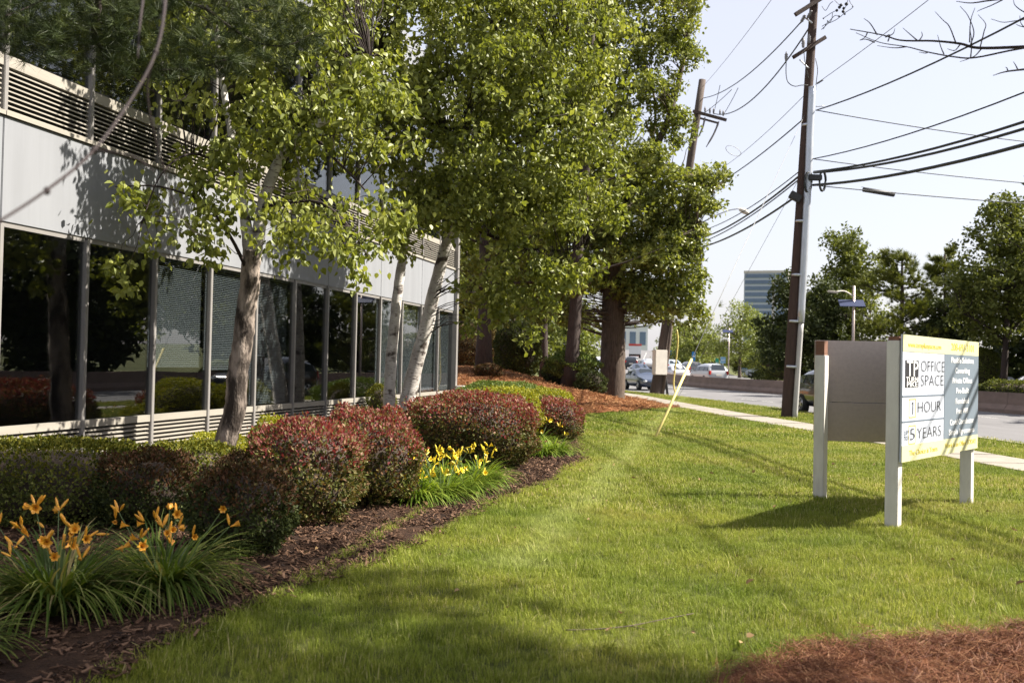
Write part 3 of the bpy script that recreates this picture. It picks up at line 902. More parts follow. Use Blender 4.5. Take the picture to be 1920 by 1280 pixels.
bl2 = [pxb(x + random.uniform(-18, 18), y + random.uniform(-14, 14), random.uniform(17.2, 18.8), .62, .42) for y in range(-40, 450, 62) for x in range(600 + (100 if 260 < y < 430 else 0), int(edge2(y)) - 30, 80)
       if not (y > 330 and x < 780)] + [pxb(740, 90, 18.4, 1.7, 1.3), pxb(860, 60, 18.0, 1.8, 1.3), pxb(990, 70, 17.8, 1.8, 1.3), pxb(1090, 110, 17.8, 1.1, 1.1), pxb(700, 260, 18.3, .9, .8),
       pxb(860, 220, 17.8, 1.6, 1.2), pxb(990, 260, 17.6, 1.6, 1.2), pxb(1080, 320, 17.6, 1.0, .9), pxb(760, 400, 18.1, .55, .55), pxb(740, 460, 17.9, .35, .35), pxb(840, 350, 17.7, 1.0, .7),
       pxb(950, 380, 17.6, 1.1, .7), pxb(1060, 420, 17.5, 1.1, .5), pxb(970, 490, 17.5, .7, .35), pxb(1000, 560, 17.5, .35, .5), pxb(930, 540, 17.5, .4, .35),
       pxb(1110, 210, 17.7, .8, .8), pxb(905, 530, 17.9, .5, .38), pxb(950, 560, 17.7, .42, .36), pxb(1000, 530, 17.6, .5, .34), pxb(1050, 520, 17.5, .4, .28), pxb(985, 610, 17.6, .2, .32), pxb(895, 590, 18, .2, .28), pxb(1085, 490, 17.4, .35, .25), pxb(880, -60, 18, 2.6, .9)]
birch2, C2 = build_tree('birch_tree', 'twin stemmed white barked birch leaning right behind the large red barberry', 'tree', b2, [t2a, t2b], l2, bl2, birch_leaf, birch_white_m,
                        1130, 33, .25, .22, .10, .072, 'leaf', .75, .1, hang=.08, twig_r=.006, sag=.1, limb_mat=twig_bark)

# big oak at the end of the lawn
ob = ground(1148, 752); OY = ob.y
sc_ = OY
t3 = [[ob + Vector((0, 0, -.2)), at(1148, 752, OY), at(1149, 690, OY), at(1150, 620, OY), at(1151, 540, OY), at(1154, 450, OY), at(1160, 380, OY)], .54, .42]
l3 = [(pp(OY, (1156, 430), (1175, 380), (1195, 330), (1225, 280), (1250, 230), (1275, 140), (1290, 60), (1295, -40)), .26, .07),
      (pp(OY, (1160, 400), (1140, 320), (1120, 240), (1110, 150), (1110, 30), (1105, -90)), .24, .08),
      (pp(OY, (1200, 325), (1225, 250, .5), (1228, 190, .5), (1215, 150, .5)), .10, .04),
      (pp(OY, (1195, 335), (1250, 310, -.6), (1300, 330, -1.), (1340, 360, -1.2)), .09, .02),
      (pp(OY, (1154, 470), (1210, 430, -.7), (1270, 420, -1.2), (1310, 430, -1.6)), .09, .02),
      (pp(OY, (1152, 480), (1090, 430, -.8), (1030, 420, -1.5), (960, 430, -2)), .10, .02),
      (pp(OY, (1120, 240), (1060, 180, .5), (1000, 120, .5)), .10, .03)]
edge_y, edge_x = [-100, 0, 80, 130, 165, 210, 250, 290, 330, 375, 410, 440, 480, 540, 585], [1330, 1335, 1312, 1292, 1262, 1285, 1302, 1295, 1362, 1368, 1330, 1335, 1312, 1330, 1325]
bl3 = [pxb(x + random.uniform(-15, 15), y + random.uniform(-12, 12), OY + random.uniform(-2.2, .6), .72, .55) for y in range(-90, 590, 48) for x in range(940, int(np.interp(y, edge_y, edge_x)) - 14, 58)
       if not (y > 548 and 1100 < x < 1185)] + [pxb(x + random.uniform(-12, 12), y, OY + random.uniform(-2.4, -.8), .62, .45) for y in range(290, 600, 40) for x in range(1205, int(np.interp(y, edge_y, edge_x)) - 10, 42)] + [pxb(1290, 350, OY - .8, 1.2, .8), pxb(1320, 390, OY - 1, .75, .45), pxb(1240, 470, OY - 1.2, 1.5, .9), pxb(1290, 450, OY - 1.5, .75, .9), pxb(1210, 550, OY - 1.0, 1.2, .5), pxb(1290, 550, OY - 1.2, .6, .35),
       pxb(1270, 240, OY - .3, .8, .9), pxb(1230, 160, OY, .9, .9), pxb(1280, 60, OY, .85, 1.3), pxb(1230, 40, OY, 1.3, 1.3), pxb(1150, 130, OY - .5, 1.6, 1.7), pxb(1160, 320, OY - 1.4, 1.3, 1.2),
       pxb(1090, 420, OY - 1, 1.6, 1.2), pxb(1010, 470, OY - 1.2, 1.5, .9), pxb(920, 490, OY - 1.5, 1.2, .8), pxb(900, 560, OY - 1, .9, .6), pxb(1000, 300, OY, 2.2, 2.2), pxb(1050, 60, OY, 2.6, 2.2),
       pxb(1170, -90, OY, 3.2, 1.8), pxb(1040, 540, OY - 1, .9, .5), pxb(1270, 160, OY, .35, .5)]
oak, C3 = build_tree('oak_tree', 'large oak with thick furrowed trunk standing in pine straw at the end of the lawn', 'tree', ob, [t3], l3, bl3, oak_leaf, oak_bark,
                     3300, 25, .32, .25, .16, .105, 'leaf', .35, .45, twig_r=.014, twig_every=2, sag=.05, k_trunk=18)

# pines: trunk, whorled limbs, needle tufts
def needle_tufts(C, per, L, Wd, up=.35, spread=1.0, axis=None):
    n = len(C) * per
    r = np.repeat(C, per, axis=0)
    T = unit(n) * spread + np.array([0, 0, up])
    if axis is not None: T = T * .7 + np.repeat(axis, per, axis=0) * .9
    P = r + unit(n) * (L * .12)
    V, F, p = leaves(P, unit(n), T, L * RNG.uniform(.7, 1.15, n), np.full(n, Wd), 'needle')
    base = np.repeat(RNG.uniform(0, 1, len(C)), per)
    return V, F, np.clip(.5 * base + .5 * RNG.uniform(0, 1, n), 0, 1)

def pine(name, label, base, h, r_tr, crown_lo, crown_r, tufts, per, L, Wd, lean=(0, 0), group=None, mat=None, per_limb=26, seed=0, pads=None):
    root = thing(name, label, 'tree', base, 0, group)
    rnd = random.Random(seed)
    b = Vector(base)
    top = b + Vector((lean[0], lean[1], h))
    P = [b + (top - b) * (i / 8) + Vector((rnd.uniform(-.05, .05), rnd.uniform(-.05, .05), 0)) * (i > 0) for i in range(9)]
    mb = MB(); mb.tube(P, [r_tr * (1.25 if i == 0 else 1 - .75 * i / 8) for i in range(9)], 10, wob=.05)
    link('trunk', mb.mesh('trunk', pine_bark, True), root, world=True)
    paths = []; C = []; A = []
    nl = max(6, int(tufts / per_limb))
    for i in range(nl):
        u = rnd.random(); z = crown_lo + (h - crown_lo) * (i + u) / nl
        f = (z - crown_lo) / (h - crown_lo)
        Lb = crown_r * (1.05 - .75 * f ** 1.3) * rnd.uniform(.65, 1.1)
        az = rnd.uniform(0, 6.283)
        q = b + (top - b) * (z / h)
        d = Vector((math.cos(az), math.sin(az), rnd.uniform(-.08, .22)))
        pts = [q + d * (Lb * t) + Vector((0, 0, .12 * Lb * t * t)) for t in (0, .3, .6, .85, 1)]
        paths.append((pts, max(.012, .05 * Lb / 3 + .01), .008))
        for j in range(per_limb):
            t = rnd.uniform(.22, 1.02); w = .30 * Lb * (1.1 - .4 * t)
            c = q + d * (Lb * t) + Vector((0, 0, .12 * Lb * t * t)) + Vector((rnd.gauss(0, w * .5), rnd.gauss(0, w * .5), rnd.gauss(0, .10 + .03 * Lb)))
            C.append(c); A.append((d.x, d.y, .35))
    link('limbs', limb_mesh(paths, pine_bark, 5), root, world=True)
    V, F, rn = needle_tufts(np.array(C), per, L, Wd, axis=np.array(A))
    link('crown', np_mesh('crown', V, F, mat or far_needle, rn), root, world=True, kind='stuff')
    return root

def gp(px, y):
    """ground point under an image column at depth y"""
    p = at(px, 680, y); return Vector((p.x, y, terr(p.x, y)))

pine('pine_tree', 'dark pine trunk at the far left of the straw bed, next to the building corner', gp(907, 38), 13, .30, 3.0, 3.6, 1300, 22, .32, .026, seed=3, group='pines behind the building')
pine('pine_tree', 'slim reddish pine trunk between the dark round yew and the oak', gp(1068, 38), 14, .29, 3.6, 3.2, 1000, 22, .32, .026, (.7, 0), seed=5, group='pines behind the building')
pine('pine_tree', 'pale trunked pine standing just right of the dark round yew', gp(1020, 52), 12, .22, 3.6, 3.4, 420, 22, .32, .022, seed=6, group='pines behind the building')
pine('pine_tree', 'yellowish green pine whose low boughs reach out behind the oak above the road', gp(1158, 47.5), 12, .26, 2.7, 4.4, 1500, 22, .34, .030, (.1, 0), seed=9, group='pines behind the building')

def far_tree(name, label, base, h, rw, leafm, bark, n, per, cl, L, crown_lo=.25, trunk_r=.2, group=None, seed=0, shape=1.0, lean=0, thin=False):
    rnd = random.Random(seed); b = Vector(base)
    top = b + Vector((lean, 0, h * .85))
    blobs = []
    zc0 = h * crown_lo
    for i in range(9):
        f = i / 8; z = zc0 + (h - zc0) * (.12 + .80 * f)
        rr = rw * (.55 + .55 * math.sin(math.pi * min(1, .18 + .82 * f) ** .9)) * shape
        a = rnd.uniform(0, 6.28); o = rr * rnd.uniform(.15, .5)
        blobs.append((b.x + lean * f + math.cos(a) * o, b.y + math.sin(a) * o, b.z + z, rr * rnd.uniform(.5, .8), rr * .7, (h - zc0) * rnd.uniform(.10, .17)))
    trunk = [[b - Vector((0, 0, .2)), b + (top - b) * .3, b + (top - b) * .65, top], trunk_r, trunk_r * .25]
    limbs = []
    for i in range(7):
        z = rnd.uniform(.3, .8); q = b + (top - b) * z; a = rnd.uniform(0, 6.28)
        e = q + Vector((math.cos(a) * rw * .7, math.sin(a) * rw * .7, h * .14))
        limbs.append(([q, (q + e) / 2 + Vector((0, 0, .15)), e], trunk_r * .35, .02))
    return build_tree(name, label, 'tree', b, [trunk], limbs, blobs, leafm, bark, int(n * 1.3), per, cl, cl * .7, L, L * .68, 'diamond', .2, .4,
                      twig_r=.02, twig_every=3, group=group, shell=.45, k_trunk=8)[0]

G_R = 'trees across the road'
far_tree('leafy_tree', 'tall dark tree with bare lower trunk at the right edge across the road', gp(1880, 48), 9.9, 3.0, far_leaf, pine_bark, 420, 26, .42, .20, .30, .20, G_R, 21, lean=.4)
far_tree('leafy_tree', 'tall round topped tree rising just right of the utility pole', gp(1590, 78), 12.2, 3.4, far_leaf, pine_bark, 380, 26, .55, .26, .2, .25, G_R, 22)
far_tree('leafy_tree', 'dark dense tree directly behind the utility pole', gp(1490, 72), 8.2, 2.9, dark_leaf, pine_bark, 320, 26, .5, .24, .05, .22, G_R, 23)
far_tree('leafy_tree', 'lower dark tree below the solar street lamp', gp(1560, 66), 7.4, 2.6, dark_leaf, pine_bark, 280, 26, .5, .24, .05, .2, G_R, 24)
pine('pine_tree', 'broad olive pine above the brown back of the sign', gp(1690, 58), 8.2, .22, .8, 3.9, 1500, 24, .36, .035, seed=31, group=G_R)
pine('pine_tree', 'paler pine showing behind the top of the yellow sign', gp(1770, 66), 9.3, .22, .8, 3.6, 1400, 24, .38, .038, seed=32, group=G_R)
far_tree('leafy_tree', 'dark rounded tree between the olive pines and the tall tree at the right edge', gp(1795, 56), 7.0, 2.0, dark_leaf, pine_bark, 240, 26, .4, .2, .12, .18, G_R, 33)
far_tree('locust_tree', 'light feathery tree with thin trunk in front of the glass tower', gp(1387, 108), 7.8, 4.2, light_leaf, oak_bark, 300, 18, .6, .22, .25, .18, G_R, 41)
far_tree('leafy_tree', 'pale green bushy tree right of the leaning pole with the meter box', gp(1305, 122), 6.0, 4.0, light_leaf, oak_bark, 260, 20, .65, .26, .05, .2, G_R, 42)
far_tree('leafy_tree', 'small pale tree low behind the silver minivan', gp(1440, 118), 5.2, 3.0, light_leaf, oak_bark, 220, 22, .6, .24, .02, .18, G_R, 43)
far_tree('leafy_tree', 'dark thicket tree behind the white hatchback', gp(1455, 92), 5.0, 2.4, dark_leaf, pine_bark, 220, 26, .5, .24, .02, .15, G_R, 44)
far_tree('leafy_tree', 'tree standing in the gap behind the yellow guy guard', gp(1268, 150), 6.0, 5.0, light_leaf, oak_bark, 240, 20, .8, .3, .05, .2, G_R, 45)
# beyond the right edge of the frame, seen only as reflections in the office windows
for i, (x, y, h, r, s) in enumerate([(33, 42, 10, 4, 51), (36, 34, 11, 4, 52), (34, 25, 9.5, 4, 53), (37, 16, 11, 4.5, 54), (33, 8, 9, 4, 55), (38, 51, 11, 4, 56), (34, -2, 10, 4.5, 57), (33, 60, 10, 4, 58)]):
    far_tree('leafy_tree', 'dark leafy tree of the row across the road', (x, y, terr(x, y)), h * 1.5, r * 1.5, dark_leaf, pine_bark, 420, 24, 1.0, .5, .02, .25, 'row of trees far right', s)
# background behind the building end
for i, (px, y, h, r, m_, s, lb) in enumerate([(870, 62, 11, 4, light_leaf, 61, 'light green tree close behind the building corner'), (960, 70, 13, 5, far_leaf, 62, 'broad green tree behind the dark round yew'),
                                        (1050, 85, 9, 3.4, light_leaf, 63, 'pale tree far behind the slim reddish pine'), (800, 60, 13, 5, far_leaf, 64, 'tall green tree mostly hidden behind the office building'), (905, 75, 7, 4, light_leaf, 67, 'low pale green tree behind the leftmost pine trunk')]):
    far_tree('leafy_tree', lb, gp(px, y), h, r, m_, oak_bark, 300, 24, .7, .30, .05, .25, 'trees behind the straw bed', s)
# ------------------------------------------------------------------ shrubs
def shrub(name, label, cat, c, r, top_m, low_m, n, L, split=.55, group=None, power=2.6, noise_=.06, kind='diamond', stems=True, up=.5, lift=0.0, shellmin=.86, core=True):
    """clipped shrub: c centre on the ground, r radii; leaves on an uneven superellipsoid shell, red new growth on top"""
    x, y = c; z0 = terr(x, y)
    root = thing(name, label, cat, (x, y, z0), 0, group)
    rx, ry, h = r
    hz = (h - lift) / 2; cz = lift + hz
    d = unit(n)
    rr = 1 / ((np.abs(d[:, 0]) ** power + np.abs(d[:, 1]) ** power + np.abs(d[:, 2]) ** power) ** (1 / power))
    ph = RNG.uniform(0, 6.28, 6)
    wob = 1 + noise_ * (np.sin(d[:, 0] * 7 + ph[0]) * np.sin(d[:, 1] * 6 + ph[1]) + .8 * np.sin(d[:, 2] * 9 + ph[2] + d[:, 0] * 5) + .5 * np.sin(d[:, 1] * 15 + ph[3]) * np.sin(d[:, 2] * 13 + ph[4]))
    dep = shellmin + (1.03 - shellmin) * RNG.uniform(0, 1, n) ** .6
    dep = dep + (RNG.uniform(0, 1, n) > .965) * RNG.uniform(0, .13, n)
    q = d * (rr * wob * dep)[:, None]
    keep = q[:, 2] > -1.02
    P = q * np.array([rx, ry, hz]) + np.array([x, y, z0 + cz])
    P[:, 2] += RNG.uniform(-.012, .03, n)
    Nn = d * np.array([1 / rx, 1 / ry, 1 / hz]); Nn /= np.linalg.norm(Nn, axis=1, keepdims=True)
    Nr = Nn + unit(n) * .75; Nr /= np.linalg.norm(Nr, axis=1, keepdims=True)
    T = unit(n) + Nn * .7 + np.array([0, 0, up])
    s = RNG.uniform(.65, 1.3, n)
    V, F, per = leaves(P, Nr, T, L * s, L * .62 * s, kind)
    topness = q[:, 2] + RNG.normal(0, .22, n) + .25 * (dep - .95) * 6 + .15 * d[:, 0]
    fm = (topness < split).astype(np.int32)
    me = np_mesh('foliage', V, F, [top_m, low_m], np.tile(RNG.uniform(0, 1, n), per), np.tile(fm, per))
    link('foliage', me, root, world=True, kind='stuff')
    if core:
        mb = MB(); prof = []
        for i in range(9):
            w = -math.pi / 2 + math.pi * i / 8; cz_ = math.sin(w)
            k = max(.02, (1 - abs(cz_) ** power) ** (1 / power)) * .80
            prof.append((k, cz_ * .82))
        mb.lathe((0, 0, 0), prof, 14)
        V = np.array(mb.v) * np.array([rx, ry, hz]) + np.array([0, 0, cz])
        mb.v = [tuple(v) for v in V]
        mb.build('dark_core', shrub_wood, root, smooth=True)  # added solid lump blocking the view through; dark bark tone stands for inner shade
    if stems:
        mb = MB()
        for i in range(7):
            a = random.uniform(0, 6.28); q0 = Vector((math.cos(a) * rx * .15, math.sin(a) * ry * .15, -.05)); e = Vector((math.cos(a) * rx * .6, math.sin(a) * ry * .6, cz))
            mb.tube([q0, q0.lerp(e, .4) + Vector((0, 0, .05)), e], [.014, .011, .007], 5)
        mb.build('stems', shrub_wood, root)
    return root

def gx(px, y): return (at(px, 700, y).x, y)
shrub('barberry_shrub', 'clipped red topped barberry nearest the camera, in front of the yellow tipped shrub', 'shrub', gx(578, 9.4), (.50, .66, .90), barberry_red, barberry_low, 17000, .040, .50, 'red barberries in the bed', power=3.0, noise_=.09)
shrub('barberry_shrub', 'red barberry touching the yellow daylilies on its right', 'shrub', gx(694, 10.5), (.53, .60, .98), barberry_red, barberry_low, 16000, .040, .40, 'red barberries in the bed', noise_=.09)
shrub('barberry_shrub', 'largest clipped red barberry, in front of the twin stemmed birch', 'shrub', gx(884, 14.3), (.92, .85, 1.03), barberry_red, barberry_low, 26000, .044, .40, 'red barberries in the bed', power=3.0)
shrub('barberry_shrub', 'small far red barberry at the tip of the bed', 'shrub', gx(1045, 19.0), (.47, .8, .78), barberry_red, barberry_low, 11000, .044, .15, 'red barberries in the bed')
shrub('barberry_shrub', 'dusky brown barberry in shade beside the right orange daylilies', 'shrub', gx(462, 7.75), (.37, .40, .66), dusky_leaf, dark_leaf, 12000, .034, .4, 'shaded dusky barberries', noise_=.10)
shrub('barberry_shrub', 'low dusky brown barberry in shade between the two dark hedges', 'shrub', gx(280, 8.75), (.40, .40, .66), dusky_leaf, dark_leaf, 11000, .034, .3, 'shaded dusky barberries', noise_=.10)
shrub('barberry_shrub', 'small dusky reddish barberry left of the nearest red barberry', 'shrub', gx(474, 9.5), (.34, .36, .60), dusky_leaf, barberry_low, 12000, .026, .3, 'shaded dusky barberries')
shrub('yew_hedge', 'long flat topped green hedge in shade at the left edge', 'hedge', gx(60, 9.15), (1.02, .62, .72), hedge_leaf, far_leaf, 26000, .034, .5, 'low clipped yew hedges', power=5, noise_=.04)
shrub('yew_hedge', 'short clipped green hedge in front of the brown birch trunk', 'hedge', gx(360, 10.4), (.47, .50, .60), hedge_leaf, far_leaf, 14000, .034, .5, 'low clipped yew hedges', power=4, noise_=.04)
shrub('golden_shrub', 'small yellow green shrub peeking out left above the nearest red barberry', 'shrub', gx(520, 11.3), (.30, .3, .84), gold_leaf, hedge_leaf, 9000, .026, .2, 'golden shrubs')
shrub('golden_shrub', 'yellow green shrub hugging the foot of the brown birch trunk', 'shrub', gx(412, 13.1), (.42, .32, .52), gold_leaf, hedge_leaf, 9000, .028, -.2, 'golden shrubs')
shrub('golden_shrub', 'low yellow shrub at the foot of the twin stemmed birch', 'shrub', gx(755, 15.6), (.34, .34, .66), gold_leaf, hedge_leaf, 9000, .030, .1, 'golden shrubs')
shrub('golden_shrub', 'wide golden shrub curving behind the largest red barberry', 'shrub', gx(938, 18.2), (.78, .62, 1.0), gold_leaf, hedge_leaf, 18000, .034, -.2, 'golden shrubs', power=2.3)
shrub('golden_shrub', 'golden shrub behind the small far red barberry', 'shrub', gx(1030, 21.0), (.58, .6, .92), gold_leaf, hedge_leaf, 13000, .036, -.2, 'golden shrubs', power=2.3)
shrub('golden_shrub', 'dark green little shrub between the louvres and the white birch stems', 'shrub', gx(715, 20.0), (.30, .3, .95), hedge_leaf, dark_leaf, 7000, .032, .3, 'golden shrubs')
shrub('juniper_mound', 'broad rounded light green juniper mound beyond the building corner', 'shrub', gx(948, 24.6), (1.30, 1.2, .98), juniper_leaf, juniper_leaf, 26000, .044, -.1, None, power=2.2, noise_=.05)
shrub('yew_shrub', 'dark rounded yew standing in the straw bed behind the leftmost pine', 'shrub', gx(970, 44), (.98, .9, 2.35), dark_leaf, dark_leaf, 16000, .085, .5, None, power=3)
shrub('brown_hedge', 'brownish clipped hedge behind the leftmost pine trunk', 'hedge', gx(872, 54), (1.5, 1.0, 2.2), brown_leaf, brown_leaf, 14000, .09, .4, None, power=3)
shrub('brown_hedge', 'small brown and green hedge between the pine trunk and the yew', 'hedge', gx(925, 56), (1.0, .8, 2.0), brown_leaf, light_leaf, 9000, .09, .4, None, power=3)
shrub('low_shrub', 'yellowish low pine shrub left of the oak trunk', 'shrub', gx(1075, 38.5), (.95, .7, 1.55), juniper_leaf, far_leaf, 11000, .075, .1, None, power=2.0, noise_=.16, lift=.5)
shrub('low_shrub', 'dark low evergreen at the left foot of the oak', 'shrub', gx(1108, 37), (.55, .6, .95), dark_leaf, dark_leaf, 7000, .06, .4, None, power=2.2, noise_=.12)
shrub('low_shrub', 'dark low evergreen at the foot of the slim reddish pine', 'shrub', gx(1052, 40), (.7, .6, 1.3), dark_leaf, dark_leaf, 7000, .07, .4, None, power=2.2, noise_=.12)
shrub('low_shrub', 'tiny reddish bush at the foot of the leftmost pine', 'shrub', gx(915, 37), (.5, .4, .5), dusky_leaf, dusky_leaf, 4000, .06, .4, None, power=2.2)
shrub('round_shrub', 'round dark green bush across the road right of the yellow sign', 'shrub', gx(1846, 50), (.75, .7, 2.7), far_leaf, far_leaf, 9000, .09, .4, None, power=2.3)
shrub('road_hedge', 'low dark hedge beyond the barrier at the right edge', 'hedge', gx(1905, 47), (1.8, .8, 1.15), far_leaf, dark_leaf, 9000, .09, .3, None, power=3)
shrub('road_hedge', 'bright green brush along the far carriageway behind the white hatchback', 'hedge', gx(1420, 122), (3.6, 1.0, 2.4), light_leaf, far_leaf, 9000, .16, .2, None, power=2.2, noise_=.14)
shrub('road_hedge', 'dark brush along the far carriageway left of the green road sign', 'hedge', gx(1300, 132), (4.5, 1.2, 3.2), light_leaf, far_leaf, 10000, .18, .2, None, power=2.2, noise_=.14)
shrub('road_hedge', 'tangled brush between the white hatchback and the utility pole', 'hedge', gx(1500, 88), (4.2, 1.2, 3.4), dark_leaf, far_leaf, 11000, .14, .2, None, power=2.2, noise_=.14)
shrub('road_hedge', 'dark thicket behind the sign across the road', 'hedge', gx(1680, 72), (7.5, 1.5, 3.4), far_leaf, dark_leaf, 20000, .14, .3, None, power=3, noise_=.12)

# ------------------------------------------------------------------ daylilies
def blade_strip(P0, az, L, w, rise, bend, seg=5):
    pts = []
    for i in range(seg + 1):
        t = i / seg
        ang = rise - bend * t
        if i == 0: p = np.array(P0, float)
        else:
            p = p + np.array([math.cos(az) * math.cos(ang), math.sin(az) * math.cos(ang), math.sin(ang)]) * (L / seg)
        pts.append(p.copy())
    s = np.array([-math.sin(az), math.cos(az), 0])
    V = []; F = []
    for i, p in enumerate(pts):
        t = i / seg; ww = w * (1 - t ** 2.2) * .5 + .0008
        V += [p - s * ww, p + s * ww]
    for i in range(seg): F.append((2 * i, 2 * i + 1, 2 * i + 3, 2 * i + 2))
    return V, F

def lily_flower(mat, s=.05, open_=1.0):
    """six recurved petals round a throat; opens along +z"""
    mb = MB()
    for k in range(6):
        a = k * math.pi / 3; w = s * (.34 if k % 2 else .46)
        ca, sa = math.cos(a), math.sin(a)
        prof = [(.04, 0, .12), (.14 * open_ + .05, .8, .5), (.50 * open_ + .04, 1.45, 1.0), (.95 * open_, 1.75, .6), (1.2 * open_, 1.78, .05)]
        V = []
        for r, z, ww in prof:
            for sd in (-1, 1): V.append((ca * r * s - sa * sd * w * ww, sa * r * s + ca * sd * w * ww, z * s + (.10 * s if sd else 0)))
        mb.add(V, [(2 * i, 2 * i + 1, 2 * i + 3, 2 * i + 2) for i in range(4)])
    return mb.mesh('flower', mat)
F_or = [lily_flower(orange_petal, .031, o) for o in (.85, .6, .22)]
F_ye = [lily_flower(yellow_petal, .033, o) for o in (.95, .7, .3)]
def bud_mesh(mat):
    mb = MB(); mb.lathe((0, 0, 0), [(.003, 0), (.008, .02), (.009, .045), (.006, .065), (.002, .075)], 6); return mb.mesh('bud', mat)
B_or, B_ye = bud_mesh(orange_petal), bud_mesh(yellow_petal)

def daylily(label, c, n, h, rad_, leafm, flowers, buds, nf, group, fh=1.25, spread=.9, seed=0):
    rnd = random.Random(seed); x, y = c; z = terr(x, y) + .02
    root = thing('daylily_clump', label, 'flowers', (x, y, z), 0, group)
    V = []; F = []; R = []
    for i in range(n):
        a = rnd.uniform(0, 6.283); q = rnd.uniform(0, 1) ** .5 * rad_ * .32
        L = h * rnd.uniform(.85, 1.45); rise = rnd.uniform(1.12, 1.54); bend = rnd.uniform(1.1, 2.6)
        az = a + rnd.gauss(0, .5)
        v, f = blade_strip((math.cos(a) * q, math.sin(a) * q, -.01), az, L, rnd.uniform(.011, .019), rise, bend, 6)
        b = len(V); V += v; F += [tuple(i_ + b for i_ in t) for t in f]
        R += [rnd.random() ** 1.6 * .8 if rnd.random() > .06 else .97] * len(f)
    link('foliage', np_mesh('foliage', V, [np.array(F)], leafm, R), root, kind='stuff')
    for i in range(nf):
        a = rnd.uniform(0, 6.283); q = rnd.uniform(.1, 1.25) * rad_ * spread
        hz = h * fh * rnd.uniform(.62, 1.25)
        e = Vector((math.cos(a) * q, math.sin(a) * q, hz))
        b0 = Vector((math.cos(a) * q * .15, math.sin(a) * q * .15, 0))
        mb = MB(); mb.tube([b0, b0.lerp(e, .5) + Vector((0, 0, h * .08)), e], [.004, .0035, .0025], 4)
        st = mb.build('flower_stalk', lily_leaf_m(leafm), root)
        fd = Vector((math.cos(a) + rnd.gauss(0, .4), math.sin(a) + rnd.gauss(0, .4), rnd.uniform(-.1, 1.0)))
        if rnd.random() < .25: fd = Vector((rnd.uniform(.1, .9), -1, rnd.uniform(-.1, .5)))
        if rnd.random() < .72: me = flowers[0 if rnd.random() < .55 else rnd.choice((1, 2))]
        else: me = buds
        o = link(me.name.split('.')[0], me, root); o.location = e; o.rotation_euler = fd.to_track_quat('Z', 'Y').to_euler()
        s = rnd.uniform(.8, 1.15); o.scale = (s, s, s)
        for k in range(rnd.choice((0, 1, 2))):
            d2 = Vector((rnd.gauss(0, .5), rnd.gauss(0, .5), 1)); o = link('bud', buds, root); o.location = e + d2 * .012; o.rotation_euler = d2.to_track_quat('Z', 'Y').to_euler()
    return root
STK = M("flower_stalk", (.07, .11, .03), .6, .2)
def lily_leaf_m(_): return STK
GO, GY = 'orange daylilies in the front bed', 'yellow daylilies between the barberries'
daylily('leafy orange daylily clump with the most blooms, at the lower left', gx(118, 5.9), 560, .56, .36, lily_leaf, F_or, B_or, 26, GO, .88, seed=1)
daylily('orange daylily clump in front of the dusky barberry, right of the fullest one', gx(318, 6.35), 560, .52, .36, lily_leaf, F_or, B_or, 18, GO, .86, seed=2)
daylily('orange daylily clump cut by the lower left corner of the picture', gx(-75, 5.0), 200, .36, .28, lily_leaf, F_or, B_or, 3, GO, 1.2, seed=3)
ylab = ['yellow daylily clump closest to the camera beside the red barberry', 'yellow daylily clump at the middle front of its drift', 'yellow daylily clump at the right front of its drift',
        'yellow daylily clump at the far right end of the drift', 'yellow daylily clump at the back against the large barberry', 'yellow daylily clump at the back between two barberries']
for i, (px, y) in enumerate([(785, 10.6), (833, 10.9), (878, 11.5), (905, 12.2), (835, 11.9), (780, 11.6)]):
    daylily(ylab[i], gx(px, y), 360, .44, .40, lily_leaf_y, F_ye, B_ye, 13 if i in (0, 1, 4, 5) else 8, GY, .92, seed=20 + i)
for i, (px, y, lb) in enumerate([(1018, 15.6, 'yellow daylily clump at the left under the small far barberry'), (1045, 15.9, 'mostly leafy daylily clump right of the large barberry, near the lawn'), (1010, 17.0, 'yellow daylily clump squeezed between the large and the small far barberry')]):
    daylily(lb, gx(px, y), 300, .40, .40, lily_leaf_y, F_ye, B_ye, 5 if i != 1 else 1, GY, 1.02, seed=40 + i)
# ------------------------------------------------------------------ V shaped real estate sign
P1 = ground(1537, 935); P2 = ground(1674, 989); P3 = ground(1812, 944)
sign = thing('sign_stand', 'V shaped office space sign of two boards on three white posts in the lawn', 'sign', tuple(P2))
def post(p, h_w, h_t, w=.125):
    d = math.atan2(P3.y - P2.y, P3.x - P2.x)
    mb = MB(); mb.box((p.x, p.y, p.z + h_w / 2 - .05), (w, w, h_w + .1), rz=d)
    o = mb.build('post', sign_post, sign, bevel=.006, world=True)
    mb = MB(); mb.box((p.x, p.y, p.z + (h_w + h_t) / 2), (w * .82, w * .82, h_t - h_w), rz=d)
    c = mb.build('post_core', sign_cap, o)
    c.parent = o
    return o
top_z = max(at(1681, 627, P2.y).z, 1.9)
print('sign top', at(1681, 627, P2.y).z, at(1681, 865, P2.y).z, at(1830, 631, P3.y).z, at(1826, 846, P3.y).z, P1, P2, P3)
zt = at(1681, 627, P2.y).z; zb_ = at(1681, 865, P2.y).z
post(P1, zt - P1.z - .19, zt - P1.z - .02); post(P2, zt - P2.z - .06, zt - P2.z - .02); post(P3, zt - P3.z - .2, zt - P3.z - .05)

